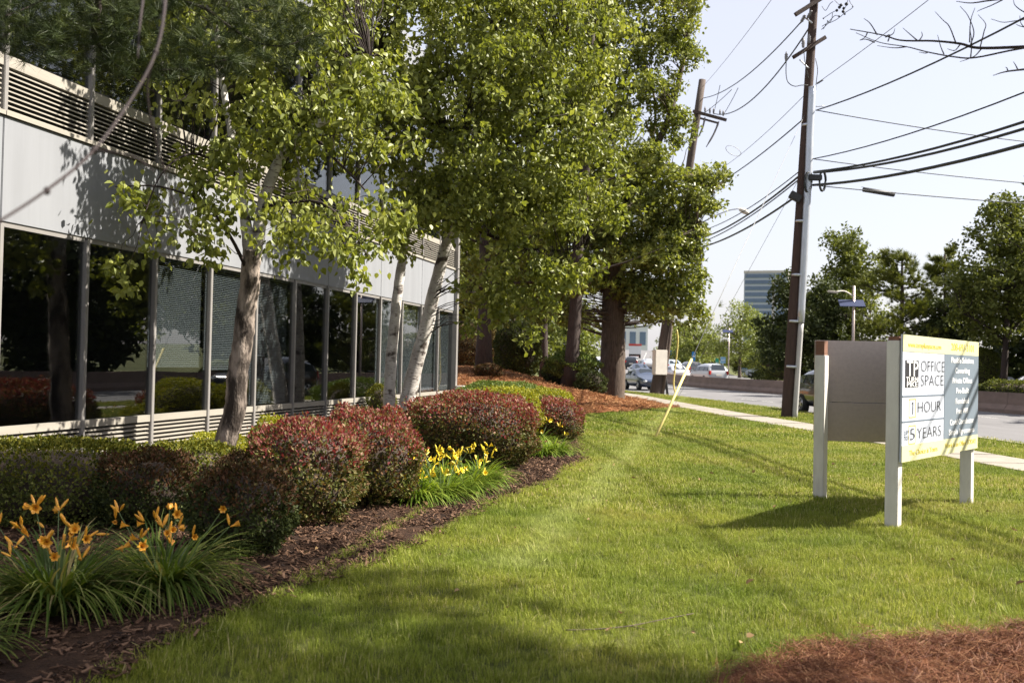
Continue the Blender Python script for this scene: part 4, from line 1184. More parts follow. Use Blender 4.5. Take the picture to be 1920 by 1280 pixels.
def board_frame(a, b, off, z0, z1):
    """matrix of a board standing between ground points a and b: x along it, y up, z out of its face"""
    u = Vector((b.x - a.x, b.y - a.y, 0)).normalized(); n = Vector((u.y, -u.x, 0))
    o = Vector((a.x, a.y, z0)) + n * off
    m = Matrix.Identity(4)
    m.col[0][:3] = u; m.col[1][:3] = (0, 0, 1); m.col[2][:3] = n; m.col[3][:3] = o
    return m, (Vector((b.x - a.x, b.y - a.y, 0))).length
mB, lenB = board_frame(P2, P3, .085, zb_, zt)
W, H = lenB + .13, zt - zb_
def part_m(mb, name, mat, m, parent=sign, bevel=0, **k):
    o = mb.build(name, mat, parent, bevel=bevel, **k)
    par = Matrix.Translation(Vector(sign.location))
    o.matrix_parent_inverse = par.inverted(); o.matrix_basis = m
    return o
def rect(x0, x1, y0, y1, z): 
    mb = MB(); mb.box(((x0 + x1) / 2, (y0 + y1) / 2, z), (x1 - x0, y1 - y0, .004)); return mb
mb = MB(); mb.box((W / 2 - .065, H / 2, 0), (W, H, .02)); boardB = part_m(mb, 'printed_board', sign_white, mB @ Matrix.Translation((-.0, 0, 0)), bevel=.002)
X0 = -.065; X1 = X0 + W; XM = X0 + W * .505
def sub(mb, name, mat):
    o = mb.build(name, mat, boardB); return o
YB, YT = H * .13, H * .868
sub(rect(X0 + .001, X1 - .001, YT, H - .001, .0115), 'colour_field', sign_yellow)
sub(rect(X0 + .001, X1 - .001, .001, YB, .0115), 'colour_field', sign_yellow)
sub(rect(XM, X1 - .001, YB, YT, .0115), 'colour_field', sign_grey)
for yy in (.515, .315): sub(rect(X0 + .002, XM - .002, H * yy - .006, H * yy + .006, .0115), 'divider_line', ink_line)
def text(s, x, y, size, mat, align='CENTER', w=None, z=.0155, name='lettering', thick=0):
    cu = bpy.data.curves.new(name, 'FONT'); cu.body = s; cu.size = size; cu.align_x = align; cu.align_y = 'CENTER'; cu.extrude = .0008; cu.offset = thick
    cu.resolution_u = 3
    o = bpy.data.objects.new('tmp', cu); COL.objects.link(o)
    bpy.context.view_layer.update()
    me = bpy.data.meshes.new_from_object(o.evaluated_get(bpy.context.evaluated_depsgraph_get()))
    bpy.data.objects.remove(o)
    V = np.array([v.co[:] for v in me.vertices])
    k = 1.0
    if w: k = w / (V[:, 0].max() - V[:, 0].min())
    for v in me.vertices: v.co.x *= k
    me.materials.clear(); me.materials.append(mat)
    q = link(name, me, boardB); q.location = (x, y, z); return q
text('www.turnpikespaces.com', X0 + W * .255, H * .922, .074, ink_gold, w=W * .40)
text('208-691-3101', X0 + W * .76, H * .932, .112, ink_gold, w=W * .33)
text('208-691-3101', X0 + W * .7615, H * .9305, .112, ink_line, w=W * .33, z=.0145)
text('OFFICE', X0 + W * .20, H * .752, .165, ink_black, 'LEFT', w=W * .295, thick=-.004)
text('SPACE', X0 + W * .20, H * .635, .165, ink_black, 'LEFT', w=W * .285, thick=-.004)
mb = MB(); mb.box((X0 + W * .116, H * .418, .0155), (.011, .125, .003)); mb.box((X0 + W * .116 - .014, H * .418 + .052, .0152), (.022, .009, .003), rz=.6); sub(mb, 'lettering', ink_black)
text('HOUR', X0 + W * .165, H * .418, .165, ink_black, 'LEFT', w=W * .285, thick=-.004)
text('5', X0 + W * .115, H * .208, .165, ink_black, w=W * .050, thick=-.004)
text('YEARS', X0 + W * .165, H * .208, .165, ink_black, 'LEFT', w=W * .295, thick=-.004)
text('UP', X0 + W * .045, H * .228, .06, ink_line, w=W * .045); text('TO', X0 + W * .045, H * .185, .06, ink_line, w=W * .045)
for yy in (.418, .208):
    mb = MB(); x0, x1, y0, y1 = X0 + W * .075, X0 + W * .152, H * (yy - .075), H * (yy + .075)
    for a, b, c, d in ((x0, x1, y0, y0 + .008), (x0, x1, y1 - .008, y1), (x0, x0 + .008, y0 + .008, y1 - .008), (x1 - .008, x1, y0 + .008, y1 - .008)):
        mb.box(((a + b) / 2, (c + d) / 2, .0115), (b - a, d - c, .003))
    sub(mb, 'number_frame', ink_gold)
# emblem: black block with tall white T and P and two small lines
sub(rect(X0 + W * .028, X0 + W * .178, H * .585, H * .80, .0115), 'emblem', ink_black)
text('TP', X0 + W * .105, H * .727, .22, ink_white, w=W * .128)
text('TURN', X0 + W * .103, H * .645, .072, ink_white, w=W * .135)
text('PIKE', X0 + W * .103, H * .606, .072, ink_white, w=W * .12)
for s, yy, ww in (('Flexible Solutions', .816, .33), ('Coworking', .724, .21), ('Private Offices', .636, .285), ('Pre-Built', .545, .18), ('Furnished', .452, .19), ('Free Wifi', .362, .17), ('Covid Coordinator', .268, .345), ('Simple Agreements', .182, .37)):
    text(s, X0 + W * .755, H * yy, .085, ink_white, w=W * ww, thick=.0012)
text('The Choice is Yours', X0 + W * .25, H * .062, .075, ink_gold, w=W * .34)
text('Work in an Office TODAY', X0 + W * .745, H * .070, .075, ink_gold, w=W * .45)
# the second board, seen from its brown back, with a seam
mA, lenA = board_frame(P3, P1, .085, 0, 1)
zA0, zA1 = at(1560, 827, P1.y).z, zt - .01
mA.col[3][2] = 0
hs = zA0 + (zA1 - zA0) * .385
mb = MB(); mb.box((lenA / 2 + .0, (zA0 + hs) / 2 - .002, 0), (lenA + .13, hs - zA0 - .004, .022)); part_m(mb, 'back_board', sign_brown, mA, bevel=.002, label='lower brown board of the rear face')
mb = MB(); mb.box((lenA / 2 + .0, (zA1 + hs) / 2 + .002, 0), (lenA + .13, zA1 - hs - .004, .022)); part_m(mb, 'back_board', sign_brown, mA, bevel=.002, label='upper brown board of the rear face')
# thin frame along the board's inner edge
mb = MB(); mb.box((lenA + .05, (zA0 + zA1) / 2, -.02), (.03, zA1 - zA0, .02)); part_m(mb, 'edge_trim', sign_brown, mA)

# ------------------------------------------------------------------ utility poles and wires
pb = ground(1475, 783); PY = pb.y
pt = at(1533, -95, PY)
pole = thing('utility_pole', 'near brown wooden utility pole with silver conduit and two slanting crossarms', 'utility pole', tuple(pb), 0, 'utility poles')
def lerp(a, b, t): return a + (b - a) * t
def on_pole(py):
    """point on the pole axis at image row py"""
    t = (783 - py) / (783 + 95.0); return lerp(pb, pt, t)
mb = MB(); mb.tube([pb - Vector((0, 0, .3))] + [lerp(pb, pt, i / 10) for i in range(11)], [.185] + [.18 - .055 * i / 10 for i in range(11)], 14)
mb.build('shaft', wood_pole, pole, True, world=True)
right = Vector((.92, -.30, 0)).normalized()
def off(py, r, f): return on_pole(py) + right * r + Vector((0, -1, 0)) * f
def path_part(name, pts, r, mat, parent, k=8, **kw):
    mb = MB(); mb.tube(smooth_path(pts, 5), r, k); return mb.build(name, mat, parent, True, world=True, **kw)
path_part('conduit', [off(y, .215, .10) for y in (790, 700, 606)], .085, pvc_grey, pole, 10, label='pale plastic lower conduit')
path_part('conduit', [off(606, .20, .12), off(480, .17, .14), off(330, .13, .15), off(250, .09, .16), off(168, .07, .16)], .115, galv, pole, 10, label='wide silver upper conduit')
for y in (240, 420, 520, 606, 690):
    mb = MB(); mb.tube([off(y, .05, .03), off(y - 4, .05, .03)], .205 if y > 300 else .19, 12); mb.build('strap', galv, pole, True, world=True)
# crossarms run along their own direction, away from the viewer to the right
def crossarm(py0, c0, c1, mat=wood_pole, s=.12):
    a, b = c0, c1; m = (a + b) / 2; d = (b - a)
    mb = MB(); L = d.length
    mb.box((0, 0, 0), (L, s * .85, s))
    o = mb.build('crossarm', mat, pole, bevel=.008)
    q = d.to_track_quat('X', 'Z').to_matrix().to_4x4()
    o.matrix_parent_inverse = Matrix.Translation(-Vector(pole.location)); o.matrix_basis = Matrix.Translation(m) @ q
    return o
arm_lo = crossarm(90, at(1487, 108, PY - .25), at(1548, 70, PY - .1))
arm_hi = crossarm(10, at(1491, 28, PY - .25), at(1580, -28, PY - .1), s=.13)
def insulator(p, d=Vector((0, 0, 1)), s=1.0, mat=insul, parent=pole, name='insulator'):
    mb = MB(); mb.lathe((0, 0, 0), [(.02, 0), (.045, .03), (.03, .05), (.055, .08), (.035, .10), (.06, .13), (.04, .16), (.055, .20), (.03, .24), (.012, .30)], 10)
    o = mb.build(name, mat, parent, True)
    o.matrix_parent_inverse = Matrix.Translation(-Vector(parent.location))
    o.matrix_basis = Matrix.Translation(p) @ d.to_track_quat('Z', 'Y').to_matrix().to_4x4() @ Matrix.Scale(s, 4)
    return o
insulator(at(1474, 115, PY - .3), s=1.0); insulator(at(1506, 90, PY - .3), s=1.05); insulator(at(1517, 82, PY - .25), s=1.05)
for px, py in ((1510, 28), (1522, 20)): insulator(at(px, py, PY - .35), Vector((-.4, .3, -.8)), 1.0)
path_part('arm_brace', [at(1499, 112, PY - .2), at(1516, 128, PY - .2)], .022, galv, pole, 6)
path_part('arm_brace', [at(1505, 30, PY - .2), at(1523, 44, PY - .2)], .025, galv, pole, 6)
path_part('drop_wire', [at(1474, 116, PY - .3), at(1474, 140, PY - .3), at(1478, 155, PY - .3), at(1490, 162, PY - .3), at(1503, 160, PY - .25), at(1515, 160, PY - .2)], .014, wire_black, pole, 5)
path_part('drop_wire', [at(1507, 92, PY - .3), at(1509, 115, PY - .3), at(1513, 135, PY - .25), at(1516, 148, PY - .2)], .012, wire_black, pole, 5)
path_part('drop_wire', [at(1529, 110, PY - .25), at(1533, 130, PY - .3), at(1531, 150, PY - .3), at(1529, 170, PY - .3)], .012, wire_black, pole, 5)
path_part('bracket', [at(1532, 157, PY), at(1543, 150, PY)], .03, dark_plastic, pole, 6)
path_part('bracket', [at(1530, 200, PY), at(1544, 199, PY)], .02, galv, pole, 6)
# cluster of connectors hanging at the upper right
for i, (px, py, r) in enumerate(((1577, 10, .05), (1587, 8, .055), (1569, 20, .045), (1581, 22, .05), (1574, 14, .05), (1582, 16, .045), (1573, 31, .03), (1599, 13, .025), (1552, 40, .025), (1544, 35, .025), (1584, 27, .03))):
    mb = MB(); mb.lathe((0, 0, 0), [(r * .3, -r), (r, -r * .4), (r, r * .4), (r * .3, r)], 8)
    mb.build('connector', dark_plastic, pole, True, world=True, loc=at(px, py, PY - .2 + .06 * (i % 3)))
for pts in (((1544, 55), (1550, 44), (1556, 43), (1570, 36), (1585, 24), (1599, 14), (1594, 5), (1590, -8)), ((1541, 12), (1548, 20), (1556, 8), (1562, 3)), ((1545, 34), (1560, 24), (1569, 20)), ((1541, 50), (1553, 42), (1565, 30), (1573, 31)),
            ((1560, -5), (1572, 8), (1577, 10)), ((1590, -6), (1588, 8), (1581, 22), (1584, 27)), ((1540, 56), (1552, 45), (1559, 38), (1561, 25))):
    path_part('jumper_wire', [at(px, py, PY - .2) for px, py in pts], .010, wire_black, pole, 4)
# coils of spare cable beside the pole
def coil(px, py, rw, rh, name='cable_coil', r=.028, tilt=.2):
    c = at(px, py, PY - .3); pts = []
    for i in range(33):
        w = 2 * math.pi * i / 16 ; k = 1 + .04 * math.sin(i)
        pts.append(c + Vector((math.cos(w) * rw * k, tilt * math.cos(w) * rw + .01 * i / 4, math.sin(w) * rh * k)))
    mb = MB(); mb.tube(pts, r, 6, cap=True); return mb.build(name, wire_black, pole, True, world=True)
coil(1543, 339, .10, .31); coil(1516, 342, .12, .32, tilt=.5)
mb = MB(); mb.box((0, 0, 0), (.42, .16, .18)); mb.build('cable_clamp', dark_plastic, pole, bevel=.02, world=True, loc=at(1528, 333, PY - .3))
mb = MB(); mb.box((0, 0, 0), (.36, .18, .24), ry=.5); mb.build('splice_box', dark_plastic, pole, bevel=.02, world=True, loc=at(1491, 369, PY - .15))

p2 = ground(1230, 738); P2Y = p2.y
p2t = at(1317, 150, P2Y)
pole2 = thing('utility_pole', 'far leaning utility pole behind the oak with a pale meter box near its foot', 'utility pole', tuple(p2), 0, 'utility poles')
mb = MB(); mb.tube([p2 - Vector((0, 0, .3))] + [lerp(p2, p2t, i / 8) for i in range(9)], [.40, .36, .27] + [.25 - .06 * i / 6 for i in range(7)], 12)
mb.build('shaft', wood_grey, pole2, True, world=True)
mb = MB(); mb.tube([p2 + Vector((.33, -.2, 0)), lerp(p2, p2t, .1) + Vector((.3, -.3, 0)), lerp(p2, p2t, .28) + Vector((.22, -.25, 0))], .09, 8); mb.build('riser', oak_bark, pole2, True, world=True)
mb = MB(); mb.tube([p2 + Vector((.62, -.1, -.1)), at(1246, 690, P2Y), at(1248, 632, P2Y)], .07, 8); mb.build('riser', dark_plastic, pole2, True, world=True)
mb = MB(); mb.box((0, 0, 0), (.72, .40, 1.34), rz=.35); mb.build('meter_box', box_grey, pole2, bevel=.02, world=True, loc=at(1237, 679, P2Y - .65))
mb = MB(); a, b = at(1297, 211, P2Y), at(1360, 228, P2Y)
o = MB(); o.box((0, 0, 0), ((b - a).length, .11, .16)); o = o.build('crossarm', wood_grey, pole2, bevel=.01)
o.matrix_parent_inverse = Matrix.Translation(-Vector(pole2.location)); o.matrix_basis = Matrix.Translation((a + b) / 2 - Vector((0, .3, 0))) @ (b - a).to_track_quat('X', 'Z').to_matrix().to_4x4()
o2 = MB(); o2.box((0, 0, 0), ((b - a).length * .55, .09, .10)); o2 = o2.build('crossarm', wood_grey, pole2, bevel=.01)
o2.matrix_parent_inverse = Matrix.Translation(-Vector(pole2.location)); o2.matrix_basis = Matrix.Translation(at(1328, 229, P2Y) - Vector((0, .3, 0))) @ (b - a).to_track_quat('X', 'Z').to_matrix().to_4x4()
for px, py in ((1322, 211), (1331, 213), (1338, 214), (1350, 216), (1356, 218)): insulator(at(px, py, P2Y - .3), s=1.1, parent=pole2)
for px, py, ex, ey in ((1322, 220, 1309, 258), (1348, 228, 1324, 276)):
    mb = MB(); mb.tube(smooth_path([at(px, py, P2Y - .3), at((px + ex) / 2 + 2, (py + ey) / 2, P2Y - .3), at(ex, ey, P2Y - .3)], 4), [.03, .06] + [.05] * 5 + [.03, .02], 6); mb.build('cutout', insul, pole2, True, world=True)
# cobra head street lamp on the far pole
mb = MB(); mb.tube(smooth_path([at(1282, 440, P2Y), at(1320, 415, P2Y - .6), at(1362, 396, P2Y - 1), at(1387, 391, P2Y - 1.2)], 5), .035, 6); mb.build('lamp_arm', galv, pole2, True, world=True)
mb = MB(); mb.lathe((0, 0, 0), [(.03, -.30), (.10, -.22), (.15, 0), (.13, .18), (.03, .28)], 10); o = mb.build('lamp_head', box_grey, pole2, True, world=True)
o.location = at(1395, 396, P2Y - 1.2); o.rotation_euler = (0, 1.95, 0); o.scale = (1, 1, 1)

# poles outside the frame that carry the wires on
def plain_pole(label, x, y, h):
    b = Vector((x, y, terr(x, y))); t = thing('utility_pole', label, 'utility pole', tuple(b), 0, 'utility poles')
    mb = MB(); mb.tube([b, b + Vector((0, 0, h))], [.2, .14], 10); mb.build('shaft', wood_pole, t, True, world=True)
    mb = MB(); mb.box((x, y - .18, b.z + h - .5), (2.4, .1, .12)); mb.build('crossarm', wood_pole, t, world=True)
    return b
q0 = plain_pole('utility pole standing out of view beside the camera', 11.2, -6.0, 13)
q3 = plain_pole('utility pole standing out of view across the road', 31, 33, 12)

def wire(name, label, a, b, sag, r, mat, group='overhead wires', twist=0):
    pts = []
    N = 28
    for i in range(N + 1):
        t = i / N; p = a.lerp(b, t); p = p - Vector((0, 0, 4 * sag * t * (1 - t)))
        if twist: p = p + Vector((0, 0, twist * math.sin(i * 2.1)))
        pts.append(p)
    mb = MB(); mb.tube(pts, r, 5); me = mb.mesh(name, mat, True)
    o = link(name, me); return tag(o, label, 'wire', group)
def wire_to(label, px0, py0, end_xyz, edge, r, mat=wire_black, group='overhead wires', y0=None):
    """from a point on the near pole to another pole, sagging so that it passes the given image point"""
    a = at(px0, py0, y0 or PY - .2); b = Vector(end_xyz)
    best = None
    for i in range(60):
        sag = -.6 + i * .06
        for k in range(1, 60):
            t = k / 60; p = a.lerp(b, t) - Vector((0, 0, 4 * sag * t * (1 - t)))
            v = CAMROT.transposed() @ (p - EYE)
            if v.z > -.3: break
            x, y = 960 - v.x / v.z * FPX, 640 + v.y / v.z * FPX
            e = abs(x - edge[0]) * .5 + abs(y - edge[1])
            if best is None or e < best[0]: best = (e, sag)
    return wire('overhead_wire', label, a, b, best[1], r, mat, group)
Hq = 7.6
wire_to('twisted black cable rising steeply to the top right corner', 1530, 207, (q0.x, q0.y, 9.9), (1918, 30), .022)
wire_to('black wire in the upper middle of those running right from the pole', 1524, 298, (q0.x, q0.y, 8.3), (1918, 170), .018)
wire_to('upper of the two close thick cables right of the pole', 1526, 322, (q0.x, q0.y, 7.7), (1918, 224), .032)
wire_to('lower of the two close thick cables right of the pole', 1526, 324, (q0.x, q0.y, 7.5), (1918, 238), .034)
wire_to('lowest and thickest cable running right from the pole', 1524, 347, (q0.x, q0.y, 7.0), (1918, 272), .042)
wire_to('thin bright line leaving the pole top towards the upper right', 1534, 155, (q0.x, q0.y, 12.5), (1735, 0), .010, wire_grey)
wire_to('service drop starting under the steep twisted cable', 1532, 207, (q3.x, q3.y, 8.9), (1918, 266), .016)
wire_to('service drop crossing behind the thick cables', 1524, 298, (q3.x, q3.y, 7.7), (1918, 342), .015)
wire_to('lowest service drop carrying a black splice tube', 1522, 347, (q3.x, q3.y, 6.9), (1918, 380), .016)
spl = thing('splice_tube', 'black splice tube clamped on the lowest service drop', 'splice', tuple(at(1648, 360, PY + .6)))
o = MB(); o.tube([Vector((-.52, 0, .07)), Vector((-.5, 0, .067)), Vector((.5, .05, -.067)), Vector((.52, .05, -.07))], [.05, .075, .075, .05], 10); o.build('tube_body', dark_plastic, spl, True)
o = MB(); o.tube([Vector((-.56, 0, .15)), Vector((.56, .05, .0))], .008, 5); o.build('strand', wire_black, spl, True)
# lines to the far pole
def span(label, p, q, sag, r, mat=wire_black, y0=None, y1=None):
    return wire('overhead_wire', label, at(p[0], p[1], y0 or PY), at(q[0], q[1], y1 or P2Y), sag, r, mat)
span('upper primary line from the top crossarm to the far pole', (1507, 36), (1319, 184), .5, .022)
span('lower primary line from the top crossarm to the far pole crossarm', (1519, 50), (1338, 213), .9, .026)
span('thin line climbing over the far pole top', (1450, -5), (1320, 160), .1, .010, wire_grey)
span('thin line with a loop of spare wire below the far crossarm', (1512, 175), (1290, 350), .4, .010, wire_grey)
span('cable above the three parallel cables left of the pole', (1508, 222), (1280, 375), .35, .022)
span('topmost of the three parallel cables left of the pole', (1503, 318), (1278, 440), .45, .018)
span('middle of the three parallel cables left of the pole', (1501, 328), (1270, 455), .5, .034)
span('middle cable twin ending lower behind the oak', (1501, 334), (1262, 466), .5, .022)
span('lowest thick cable with splice box left of the pole', (1490, 370), (1255, 470), .5, .036)
for i, (p, q) in enumerate((((1338, 213), (1350, 160)), ((1356, 216), (1384, 165)), ((1322, 211), (1372, 168)))):
    span(['short jumper rising from the left end of the far crossarm', 'short jumper rising from the right end of the far crossarm', 'short jumper rising from the middle of the far crossarm'][i], p, q, .05, .016, y0=P2Y - .3, y1=P2Y - 6)
for px, py in ((1432, 105), (1372, 150), (1381, 163)):
    pass
lp = at(1375, 283, 44); pts = [lp + Vector((math.cos(w) * .36, .1 * math.cos(w), math.sin(w) * .2 - .1 * math.cos(w))) for w in np.linspace(0, 6.283, 20)]
mb = MB(); mb.tube(pts, .012, 5); tag(link('wire_loop', mb.mesh('wire_loop', wire_grey, True)), 'small oval loop of spare wire hanging on a thin line', 'wire loop')
# guy wires with yellow guards
def guy(label, top, tip, foot, r=.008, gr=.030):
    g = ground(*foot); a = at(*top, PY - .1)
    root = thing('guy_wire', label, 'guy wire', tuple(g), 0, 'guy wires')
    mb = MB(); mb.tube([a, g], r, 5); mb.build('strand', wire_grey, root, True, world=True)
    # guard: from the foot up along the strand
    d = (a - g).normalized(); v = at(*tip, g.y)
    L = (v.z - g.z) / max(d.z, .2)
    mb = MB(); mb.tube([g, g + d * min(L, 2.7)], gr, 8); mb.build('guard', yellow_guard, root, True, world=True)
    return root
guy('guy wire with long yellow guard slanting across the lawn', (1508, 217), (1312, 672), (1228, 822))
g2 = ground(1266, 757)
root = thing('guy_wire', 'guy wire with thin bent pale yellow guard by the sidewalk', 'guy wire', tuple(g2), 0, 'guy wires')
mb = MB(); mb.tube([at(1495, 341, PY), at(1364, 580, g2.y + 1), at(1274, 740, g2.y), g2], .007, 5); mb.build('strand', wire_grey, root, True, world=True)
mb = MB(); mb.tube(smooth_path([at(1268, 742, g2.y), at(1263, 720, g2.y), at(1266, 690, g2.y), at(1270, 655, g2.y), at(1271, 635, g2.y), at(1269, 618, g2.y)], 5), .032, 8); mb.build('guard', yellow_guard, root, True, world=True)
# ------------------------------------------------------------------ vehicles
STY = {
    # stations: x (front +), floor z, belt z, roof z, half width low, half width belt, half width roof
    'sedan': [(2.28, .34, .62, .62, .62, .58, .58), (2.18, .22, .74, .74, .80, .76, .76), (1.6, .20, .86, .86, .89, .86, .80), (.95, .20, .93, .94, .90, .88, .78), (.25, .20, .95, 1.42, .90, .88, .62),
              (-.35, .20, .95, 1.46, .90, .88, .63), (-.95, .20, .96, 1.40, .90, .88, .62), (-1.65, .21, .98, 1.02, .90, .87, .74), (-2.15, .26, .95, .96, .84, .80, .76), (-2.28, .36, .82, .82, .72, .70, .70)],
    'suv': [(2.25, .40, .74, .74, .70, .68, .68), (2.15, .26, .92, .92, .84, .80, .78), (1.55, .24, 1.02, 1.02, .92, .90, .82), (1.0, .24, 1.06, 1.08, .93, .91, .80), (.35, .24, 1.08, 1.62, .93, .91, .66),
            (-.4, .24, 1.08, 1.68, .93, .91, .68), (-1.2, .24, 1.10, 1.66, .93, .91, .68), (-1.85, .25, 1.12, 1.56, .92, .90, .66), (-2.18, .30, 1.08, 1.20, .88, .84, .78), (-2.27, .42, .86, .88, .80, .78, .76)],
    'hatch': [(2.12, .34, .64, .64, .64, .60, .60), (2.02, .22, .80, .80, .80, .78, .76), (1.5, .20, .92, .92, .88, .86, .80), (.95, .20, .98, 1.0, .90, .87, .78), (.25, .20, 1.0, 1.46, .90, .87, .64),
              (-.4, .20, 1.02, 1.52, .90, .87, .65), (-1.1, .20, 1.06, 1.48, .90, .87, .64), (-1.75, .21, 1.10, 1.34, .89, .86, .64), (-2.05, .28, 1.04, 1.06, .84, .80, .74), (-2.14, .38, .86, .86, .76, .74, .72)],
    'van': [(2.45, .40, .74, .74, .72, .70, .70), (2.35, .26, .88, .88, .88, .84, .80), (1.85, .24, 1.02, 1.04, .95, .93, .84), (1.35, .24, 1.08, 1.30, .96, .94, .76), (.75, .24, 1.10, 1.70, .96, .94, .72),
            (-.2, .24, 1.10, 1.76, .96, .94, .73), (-1.3, .24, 1.10, 1.75, .96, .94, .73), (-2.1, .25, 1.12, 1.68, .95, .93, .72), (-2.38, .30, 1.10, 1.20, .92, .90, .84), (-2.46, .42, .90, .92, .86, .84, .80)],
}
def car(label, style, paint, loc, heading, detail=True, group='cars on the road'):
    st = STY[style]; L0 = st[0][0]
    x, y = loc
    onroad = .10
    root = thing('parked_car' if 'parked' in label else 'car', label, 'car', (x, y, terr(x, y) - onroad), heading, group)
    rings = []
    for (sx, zf, zb, zr, wl, wb, wr) in st:
        rings.append([(sx, 0, zf), (sx, wl * .9, zf), (sx, wl, zf + (zb - zf) * .35), (sx, wb, zb), (sx, wb * .35 + wr * .65, zb + (zr - zb) * .62 if zr - zb > .2 else zr), (sx, wr * .82, zr), (sx, 0, zr + (.03 if zr - zb > .2 else .01)),
                      (sx, -wr * .82, zr), (sx, -(wb * .35 + wr * .65), zb + (zr - zb) * .62 if zr - zb > .2 else zr), (sx, -wb, zb), (sx, -wl, zf + (zb - zf) * .35), (sx, -wl * .9, zf)])
    k = 12; V = [p for r in rings for p in r]; F = []; glassF = []
    for i in range(len(rings) - 1):
        for j in range(k):
            q = (i * k + j, i * k + (j + 1) % k, (i + 1) * k + (j + 1) % k, (i + 1) * k + j)
            F.append(q)
    F.append(tuple(range(k - 1, -1, -1))); F.append(tuple((len(rings) - 1) * k + j for j in range(k)))
    me = bpy.data.meshes.new('body'); me.from_pydata(V, [], F); me.materials.append(paint)
    bm = bmesh.new(); bm.from_mesh(me); bmesh.ops.recalc_face_normals(bm, faces=bm.faces); bm.to_mesh(me); bm.free()
    me.polygons.foreach_set('use_smooth', [True] * len(me.polygons))
    body = link('body', me, root)
    if detail:
        md = body.modifiers.new('round', 'SUBSURF'); md.levels = md.render_levels = 1
    # windows: slightly proud panes
    gi = [i for i, s in enumerate(st) if s[3] - s[2] > .3]
    i0, i1 = gi[0], gi[-1]
    def pane(P, name='window'):
        c = sum((Vector(p) for p in P), Vector()) / len(P)
        nrm = (Vector(P[1]) - Vector(P[0])).cross(Vector(P[2]) - Vector(P[0])).normalized()
        cen = Vector((0, 0, .9))
        if nrm.dot(c - cen) < 0: nrm = -nrm
        Q = [c + (Vector(p) - c) * .90 + nrm * .012 for p in P]
        R_ = [q - nrm * .05 for q in Q]; n = len(Q)
        mb = MB(); mb.add(Q + R_, [tuple(range(n)), tuple(range(2 * n - 1, n - 1, -1))] + [(j, n + j, n + (j + 1) % n, (j + 1) % n) for j in range(n)])
        return mb.build(name, car_glass, root)
    for s in (3, 9):
        o5 = 4 if s == 3 else 8
        for i in range(i0, i1):
            pane([rings[i][s], rings[i + 1][s], rings[i + 1][o5], rings[i][o5]])
        pane([rings[i0 - 1][s], rings[i0][s], rings[i0][o5]]); pane([rings[i1][s], rings[i1 + 1][s], rings[i1][o5]])
    A, B = rings[i0 - 1], rings[i0]; pane([A[5], A[7], B[7], B[5]], 'windshield')
    A, B = rings[i1], rings[i1 + 1]; pane([A[5], A[7], B[7], B[5]], 'rear_window')
    # wheels
    wr = .33 if style in ('sedan', 'hatch') else .36
    for sx in (1.38, -1.38):
        for sy in (-1, 1):
            mb = MB(); w = st[4][4]
            mb.tube([Vector((sx, sy * (w - .20), wr)), Vector((sx, sy * (w - .19), wr)), Vector((sx, sy * (w + .005), wr)), Vector((sx, sy * (w + .015), wr))], [wr * .9, wr, wr, wr * .92], 20)
            t = mb.build('wheel', rubber, root, True)
            if detail:
                mb = MB(); mb.tube([Vector((sx, sy * (w + .005), wr)), Vector((sx, sy * (w + .024), wr))], [wr * .66, wr * .62], 16); mb.build('rim', chrome, t, True)
                mb = MB()
                for q in range(5):
                    a = q * 2 * math.pi / 5
                    mb.box((sx + math.cos(a) * wr * .42, sy * (w + .026), wr + math.sin(a) * wr * .42), (wr * .30, .008, .07), ry=-a)
                mb.build('rim_slot', dark_plastic, t)
    # lamps, plates, bumpers, mirrors
    zf = st[1][2] - .12; zr_ = st[-2][2] - .14
    for sy in (-1, 1):
        mb = MB(); mb.box((st[1][0] - .02, sy * st[1][5] * .78, zf), (.20, .30, .13), rz=-sy * .5); mb.build('headlight', lamp_clear, root, bevel=.03)
        mb = MB(); mb.box((st[-2][0] - .01, sy * st[-2][5] * .86, zr_ + .02), (.16, .24, .20 if style in ('sedan', 'hatch') else .34), rz=sy * .4); mb.build('tail_light', lamp_red, root, bevel=.03)
        mb = MB(); mb.box((st[3][0] - .1, sy * (st[3][5] + .10), st[3][2] + .08), (.12, .18, .13)); mb.build('side_mirror', paint, root, bevel=.03)
    mb = MB(); mb.box((st[0][0] + .0, 0, st[0][1] + .12), (.05, 1.0, .16)); mb.build('grille', dark_plastic, root, bevel=.01)
    mb = MB(); mb.box((st[-1][0] - .005, 0, st[-1][2] - .12), (.03, .50, .14)); mb.build('number_plate', box_grey, root)
    mb = MB(); mb.box((st[-1][0] + .08, 0, st[-1][1] + .02), (.25, 1.5, .14)); mb.build('rear_bumper', dark_plastic, root, bevel=.03)
    if detail:
        for sy in (-1, 1):
            for dx in (.55, -.5):
                mb = MB(); mb.box((dx, sy * (st[4][5] + .01), st[4][2] - .1), (.18, .03, .03)); mb.build('door_handle', chrome, root)
    return root
car('dark glossy car passing behind the utility pole and the sign', 'suv', paints['midnight'], (11.65, 35.2), rad(-86))
car('dark blue car driving towards the camera beside the oak trunk', 'sedan', paints['blue'], (8.9, 66.5), rad(-80))
car('blue car further back half hidden by the leaning pole', 'sedan', paints['blue'], (12.6, 98), rad(-88), False)
car('silver minivan seen from behind beyond the barrier', 'van', paints['silver'], (17.2, 87), rad(100))
car('dark red lit car seen from behind left of the silver minivan', 'suv', paints['graphite'], (18.6, 104), rad(98), False)
car('ice blue car far beyond the barrier, right of the leaning pole', 'suv', paints['ice'], (18.6, 117), rad(95), False)
car('white low car just above the barrier right of the leaning pole', 'sedan', paints['white'], (15.6, 95), rad(98), False)
car('white hatchback turning beyond the barrier left of the utility pole', 'hatch', paints['ice'], (27.6, 108), rad(142))
